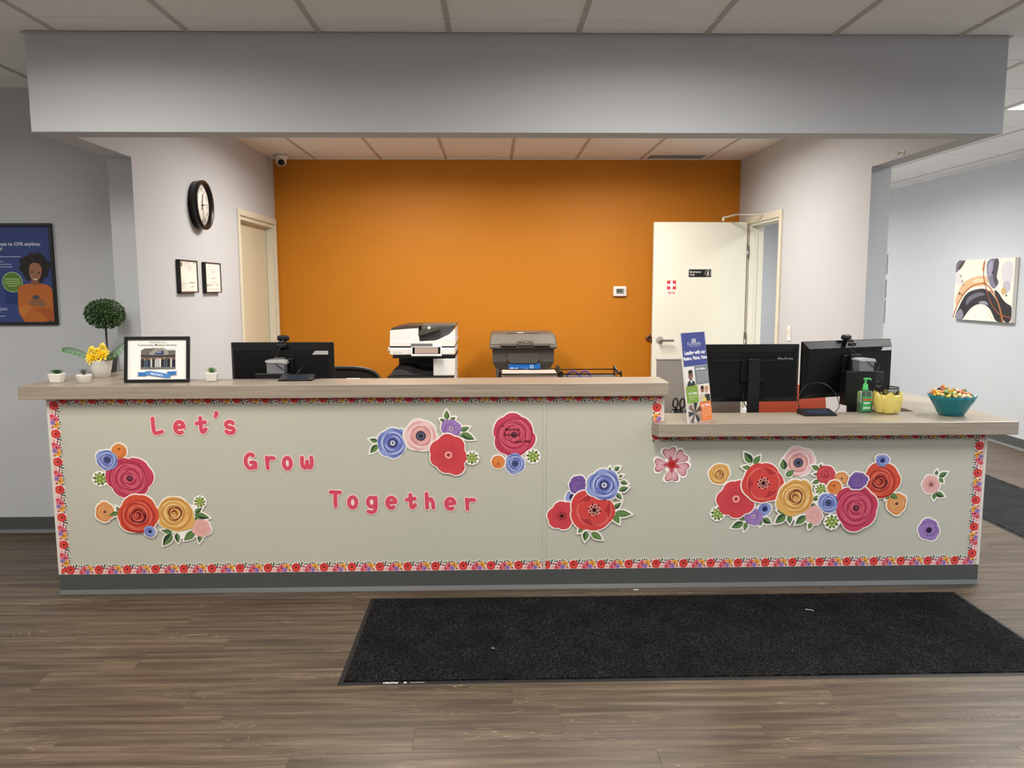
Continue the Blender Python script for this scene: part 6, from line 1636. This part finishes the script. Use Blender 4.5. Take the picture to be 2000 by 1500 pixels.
for e, y in ((40, 502), (6, 511.5), (23, 517), (24, 522), (14, 603), (15, 606), (2, 610), (11, 618)):
    x_, z_ = q2(e, y); p.rect(.1, x_, z_, z_ + .0042, 'AEB6CE')
x_, z_ = q2(12, 594); a, b = q2(33, 567); p.rect(x_, a, z_, b, '22386E')
c_ = q2(24.5, 551); r_ = abs(q2(44.5, 551)[0] - c_[0]); p.disc(c_[0], c_[1], r_, 'A9C9A2', 32); p.disc(c_[0], c_[1], r_ * .93, '557F2E', 32)
for k, (w2_, y) in enumerate(((.72, 545), (.76, 549.5), (.76, 554), (.5, 558.5))): z_ = q2(0, y)[1]; p.rect(c_[0] - r_ * w2_, c_[0] + r_ * w2_, z_ - .003, z_ + .003, 'A9BF7E')
# curly hair
r2 = random.Random(3)
hx, hz_ = q2(68, 522)
for i in range(46):
    a = i * 2.4; q = .085 * math.sqrt(i / 46); p.disc(hx + q * math.cos(a), hz_ + q * math.sin(a) * .92, .017, ('24211F', '2B2725', '1F1C1B')[i % 3], 10)
blob([(58, 519), (62, 513), (74, 513), (82, 521), (83, 533), (78, 545), (70, 553), (63, 548), (57, 535)], '9A6A52')
blob([(62, 545), (76, 547), (80, 558), (60, 558)], '84553F')
blob([(60, 531), (64, 530), (66, 533), (61, 533)], '3A241C'); blob([(73, 532), (79, 531), (80, 534), (74, 534)], '3A241C')
blob([(68, 533), (71, 541), (66, 541)], '855743'); blob([(63, 543), (70, 546), (76, 543), (70, 549)], 'EDE3DC')
blob([(35, 565), (37, 559), (58, 553), (70, 557), (84, 553), (103, 561), (106, 585), (109, 630), (48, 630), (46, 622), (37, 612)], 'B8672C', 2)
blob([(37, 600), (60, 592), (64, 600), (50, 614), (46, 620), (38, 612)], 'C4783A'); blob([(60, 600), (84, 603), (106, 600), (109, 628), (100, 628), (76, 606)], 'A6562A')
blob([(57, 590), (64, 583), (78, 580), (91, 592), (92, 599), (84, 600), (70, 596), (60, 598)], '8E6048'); blob([(63, 578), (77, 576), (79, 583), (66, 585)], '4A4A52')
blob([(59, 588), (78, 587), (78, 590), (60, 592)], '8C6048')
p.g.v = [(min(max(x, f), W_ - f), y, min(max(z, f), H_ - f)) for x, y, z in p.g.v]
p.build('print', t)
g = G(); g.box(f * .5, W_ - f * .5, -.006, -.001, f * .5, H_ - f * .5); g.build('backboard', M_DARK, t)

# ------------------------------------------------------------------ abstract canvas in the hallway
YN, YF, Z0, Z1 = 3.56, 4.53, 1.185, 1.803
t = thing('canvas_painting', 'abstract canvas with dark arch and rust lines on the hallway wall', 'painting', (XHALL, YN, Z0), rot=(0, 0, Rd(-90)))
# local x runs toward the viewer's right: from far edge to near edge
t.location = (XHALL - .002, YF, Z0); W_, H_ = YF - YN, Z1 - Z0
g = G(); g.rbox(0, W_, -.04, 0, 0, H_, .004); g.build('canvas', mat('canvas_edge', (222, 216, 206), .8), t)
p = Pr(base=.0402, eps=.00008)
U = lambda u: u * W_
V = lambda v: v * H_
p.rect(.001, W_ - .001, .001, H_ - .001, 'ECE4D2')
def bl(pts, c, it=3, j=0.0):
    pts = [(U(a), V(b)) for a, b in pts]; p.poly(smooth_pts(pts, it, True), c)
bl([(0, 1), (.16, 1), (.12, .9), (.06, .86), (.03, .8), (0, .78)], '6B6470', 2); bl([(.06, .92), (.14, 1), (.18, 1), (.1, .86), (.04, .82)], '4A4038', 2)
bl([(0, .8), (.1, .78), (.16, .62), (.12, .55), (.04, .62), (0, .6)], 'D8CFD2'); bl([(.78, .9), (.98, .98), (.98, .6), (.86, .5), (.8, .7)], 'D3CBD0'); bl([(.82, .62), (.94, .66), (.97, .5), (.86, .42)], 'B9B2BC')
bl([(.54, 1), (.76, 1), (.74, .8), (.72, .7), (.78, .62), (.70, .5), (.62, .58), (.56, .74)], '7C7886', 2); bl([(.66, 1), (.76, 1), (.72, .7), (.76, .62), (.72, .55), (.66, .7)], '4E4A52', 2); bl([(.57, .95), (.66, .98), (.64, .7), (.58, .72)], '9A97AC', 2)
bl([(.2, .66), (.36, .72), (.55, .74), (.62, .62), (.5, .56), (.3, .55), (.12, .42), (.04, .2), (.02, .34), (.1, .55)], 'D8B088'); bl([(.3, .66), (.5, .70), (.52, .62), (.36, .6)], 'E6CBA8')
bl([(.14, .30), (.22, .44), (.34, .50), (.5, .53), (.62, .5), (.74, .36), (.86, .12), (.9, 0), (.76, 0), (.70, .12), (.64, .22), (.52, .28), (.40, .26), (.30, .18), (.22, .06), (.18, 0), (.04, 0), (.05, .1), (.10, .2)], '2F2C30', 2)
bl([(.22, .34), (.34, .44), (.5, .47), (.58, .42), (.44, .40), (.30, .32), (.24, .22)], '6A6672'); bl([(.42, .30), (.56, .34), (.64, .26), (.54, .26)], '8E8A98'); bl([(.02, 0), (.18, 0), (.2, .1), (.14, .2), (.06, .1)], '8A8494')
bl([(.70, .52), (.78, .46), (.86, .34), (.94, .28), (1, .26), (1, 0), (.90, 0), (.86, .1), (.80, .28), (.72, .42)], '2E2B2E', 2); bl([(.80, .52), (.88, .56), (.9, .46), (.84, .40)], 'C9A878')
bl([(.24, 0), (.30, .10), (.40, .20), (.52, .25), (.62, .2), (.70, .08), (.76, 0)], 'EDE6D6', 2); bl([(.60, .2), (.68, .06), (.72, .02), (.64, .14)], 'E6B98A')
for pts, c, w_ in (([(.0, .02), (.05, .2), (.16, .42), (.3, .56), (.46, .62), (.6, .58), (.72, .42), (.82, .2), (.86, .02)], 'A35A2C', .014), ([(.02, .12), (.1, .34), (.24, .53), (.4, .61), (.56, .62)], 'C98248', .008), ([(.52, .98), (.50, .8), (.52, .66), (.56, .56), (.6, .42), (.68, .26), (.8, .12), (.98, .08)], '9A4E2A', .011), ([(.58, .5), (.7, .46), (.8, .28), (.86, .08), (.88, 0)], 'B87A48', .012), ([(.5, .94), (.49, .82)], 'C9854E', .02)):
    p.poly(stroke(smooth_pts([(U(a), V(b)) for a, b in pts], 2), w_), c)
for a, b, r_ in ((.10, .74, .008), (.14, .64, .01), (.17, .58, .008), (.1, .44, .014), (.14, .42, .009), (.3, .9, .004), (.36, .84, .004), (.66, .78, .016), (.42, .06, .004), (.6, .05, .004), (.9, .42, .01)): p.disc(U(a), V(b), r_, '3A3436', 10)
p.g.v = [(min(max(x, .001), W_ - .001), y, min(max(z, .001), H_ - .001)) for x, y, z in p.g.v]
p.build('painted_surface', t)

# ------------------------------------------------------------------ floor mats
def carpet(name, cols, sc, rough=.95):
    m = mat(name, cols[0], rough, spec=.1); nt = m.node_tree; L = nt.links; b = nt.nodes['Principled BSDF']
    tc = nt.nodes.new('ShaderNodeTexCoord'); v = nt.nodes.new('ShaderNodeTexVoronoi'); v.inputs['Scale'].default_value = sc; L.new(tc.outputs['Object'], v.inputs['Vector'])
    n = nt.nodes.new('ShaderNodeTexNoise'); n.inputs['Scale'].default_value = 6; n.inputs['Detail'].default_value = 3; L.new(tc.outputs['Object'], n.inputs['Vector'])
    w = nt.nodes.new('ShaderNodeTexWhiteNoise'); L.new(v.outputs['Color'], w.inputs['Vector'])
    mx = nt.nodes.new('ShaderNodeMix'); mx.data_type = 'RGBA'; mx.inputs[6].default_value = (*lin(cols[0]), 1); mx.inputs[7].default_value = (*lin(cols[1]), 1)
    pw = nt.nodes.new('ShaderNodeMath'); pw.operation = 'POWER'; pw.inputs[1].default_value = 2.2; L.new(w.outputs['Value'], pw.inputs[0])
    ml = nt.nodes.new('ShaderNodeMath'); ml.operation = 'MULTIPLY'; L.new(pw.outputs[0], ml.inputs[0]); 
    mr = nt.nodes.new('ShaderNodeMapRange'); mr.inputs['From Min'].default_value = .3; mr.inputs['From Max'].default_value = .7; mr.inputs['To Min'].default_value = .4; mr.inputs['To Max'].default_value = 1.1; L.new(n.outputs['Fac'], mr.inputs['Value']); L.new(mr.outputs[0], ml.inputs[1])
    L.new(ml.outputs[0], mx.inputs[0]); L.new(mx.outputs[2], b.inputs['Base Color'])
    bp = nt.nodes.new('ShaderNodeBump'); bp.inputs['Strength'].default_value = .9; bp.inputs['Distance'].default_value = .006; L.new(v.outputs['Distance'], bp.inputs['Height']); L.new(bp.outputs[0], b.inputs['Normal'])
    return m
def floor_mat(label, x0, x1, y0, y1, mt, bw=.022, text=None):
    t = thing('floor_mat', label, 'floor mat', ((x0 + x1) / 2, (y0 + y1) / 2, 0))
    w_, l_ = (x1 - x0) / 2, (y1 - y0) / 2
    g = G(); e = .012
    vs = [(-w_, -l_, 0), (w_, -l_, 0), (w_, l_, 0), (-w_, l_, 0), (-w_ + e, -l_ + e, .003), (w_ - e, -l_ + e, .003), (w_ - e, l_ - e, .003), (-w_ + e, l_ - e, .003)]
    g.add(vs, [(3, 2, 1, 0), (0, 1, 5, 4), (1, 2, 6, 5), (2, 3, 7, 6), (3, 0, 4, 7), (4, 5, 6, 7)]); g.build('rubber_border', mat('mat_rubber', (20, 20, 21), .6), t)
    g = G(); a, b = w_ - bw, l_ - bw
    nx, ny = max(2, int(a / .012)), max(2, int(b / .012)); r2 = random.Random(6)
    vs = [(-a + 2 * a * i / nx, -b + 2 * b * j / ny, .0045 + r2.random() * .0045) for j in range(ny + 1) for i in range(nx + 1)]
    fs = [(j * (nx + 1) + i, j * (nx + 1) + i + 1, (j + 1) * (nx + 1) + i + 1, (j + 1) * (nx + 1) + i) for j in range(ny) for i in range(nx)]
    g.add(vs, fs, True)
    g.box(-a, a, -b, b, .002, .0046); o = g.build('pile', mt, t)
    if text:
        p = Pr(base=0); 
        x_ = 0
        p.text('CINTAS', 0, 0, .017, 'E8E8E6', bold=.04, shear=.2); p.disc(.088, .006, .0065, 'C9C9C6', 12); p.text('TRAFFIC', .105, .0005, .014, 'B9B9B8', sx=1.15)
        p.g.v = [(x, z, .0034 + (-y) * .3) for x, y, z in p.g.v]; q = onZ(747, 1337, 0); o = p.build('lettering', t); o.location = (q.x - t.location.x, q.y - t.location.y, 0)
    return t
floor_mat('long black entrance mat on the floor before the desk', -.612, 2.335, -.992, -.112, carpet('black_pile', ((9, 9, 10), (58, 58, 58)), 210), text=True)
floor_mat('charcoal runner mat along the right hallway', 3.24, 4.05, -1.2, 4.0, carpet('charcoal_pile', ((44, 45, 46), (84, 85, 86)), 330))
# lint and scraps
for px, py, pts, lab in ((960, 1266, [(0, 0), (.006, .004), (.012, -.004)], 'white thread curl near the left end of the black mat'), (1573, 1190, [(0, 0), (.015, -.006), (.028, -.008), (.03, -.022)], 'pale thread on the far right of the black mat')):
    q = onZ(px, py, .01); g = G(); g.tube([(x, y, 0) for x, y in smooth_pts(pts, 2)], .0013, 5); tag(g.build('thread', M_WHITE, loc=(q.x, q.y, .0102)), lab, 'thread')
q = onZ(1242, 1152, 0); g = G(); g.box(-.012, .012, -.003, .003, 0, .002); tag(g.build('paper_scrap', M_WHITE, loc=(q.x, q.y, 0)), 'tiny white paper scrap on the floor between desk and mat', 'paper')
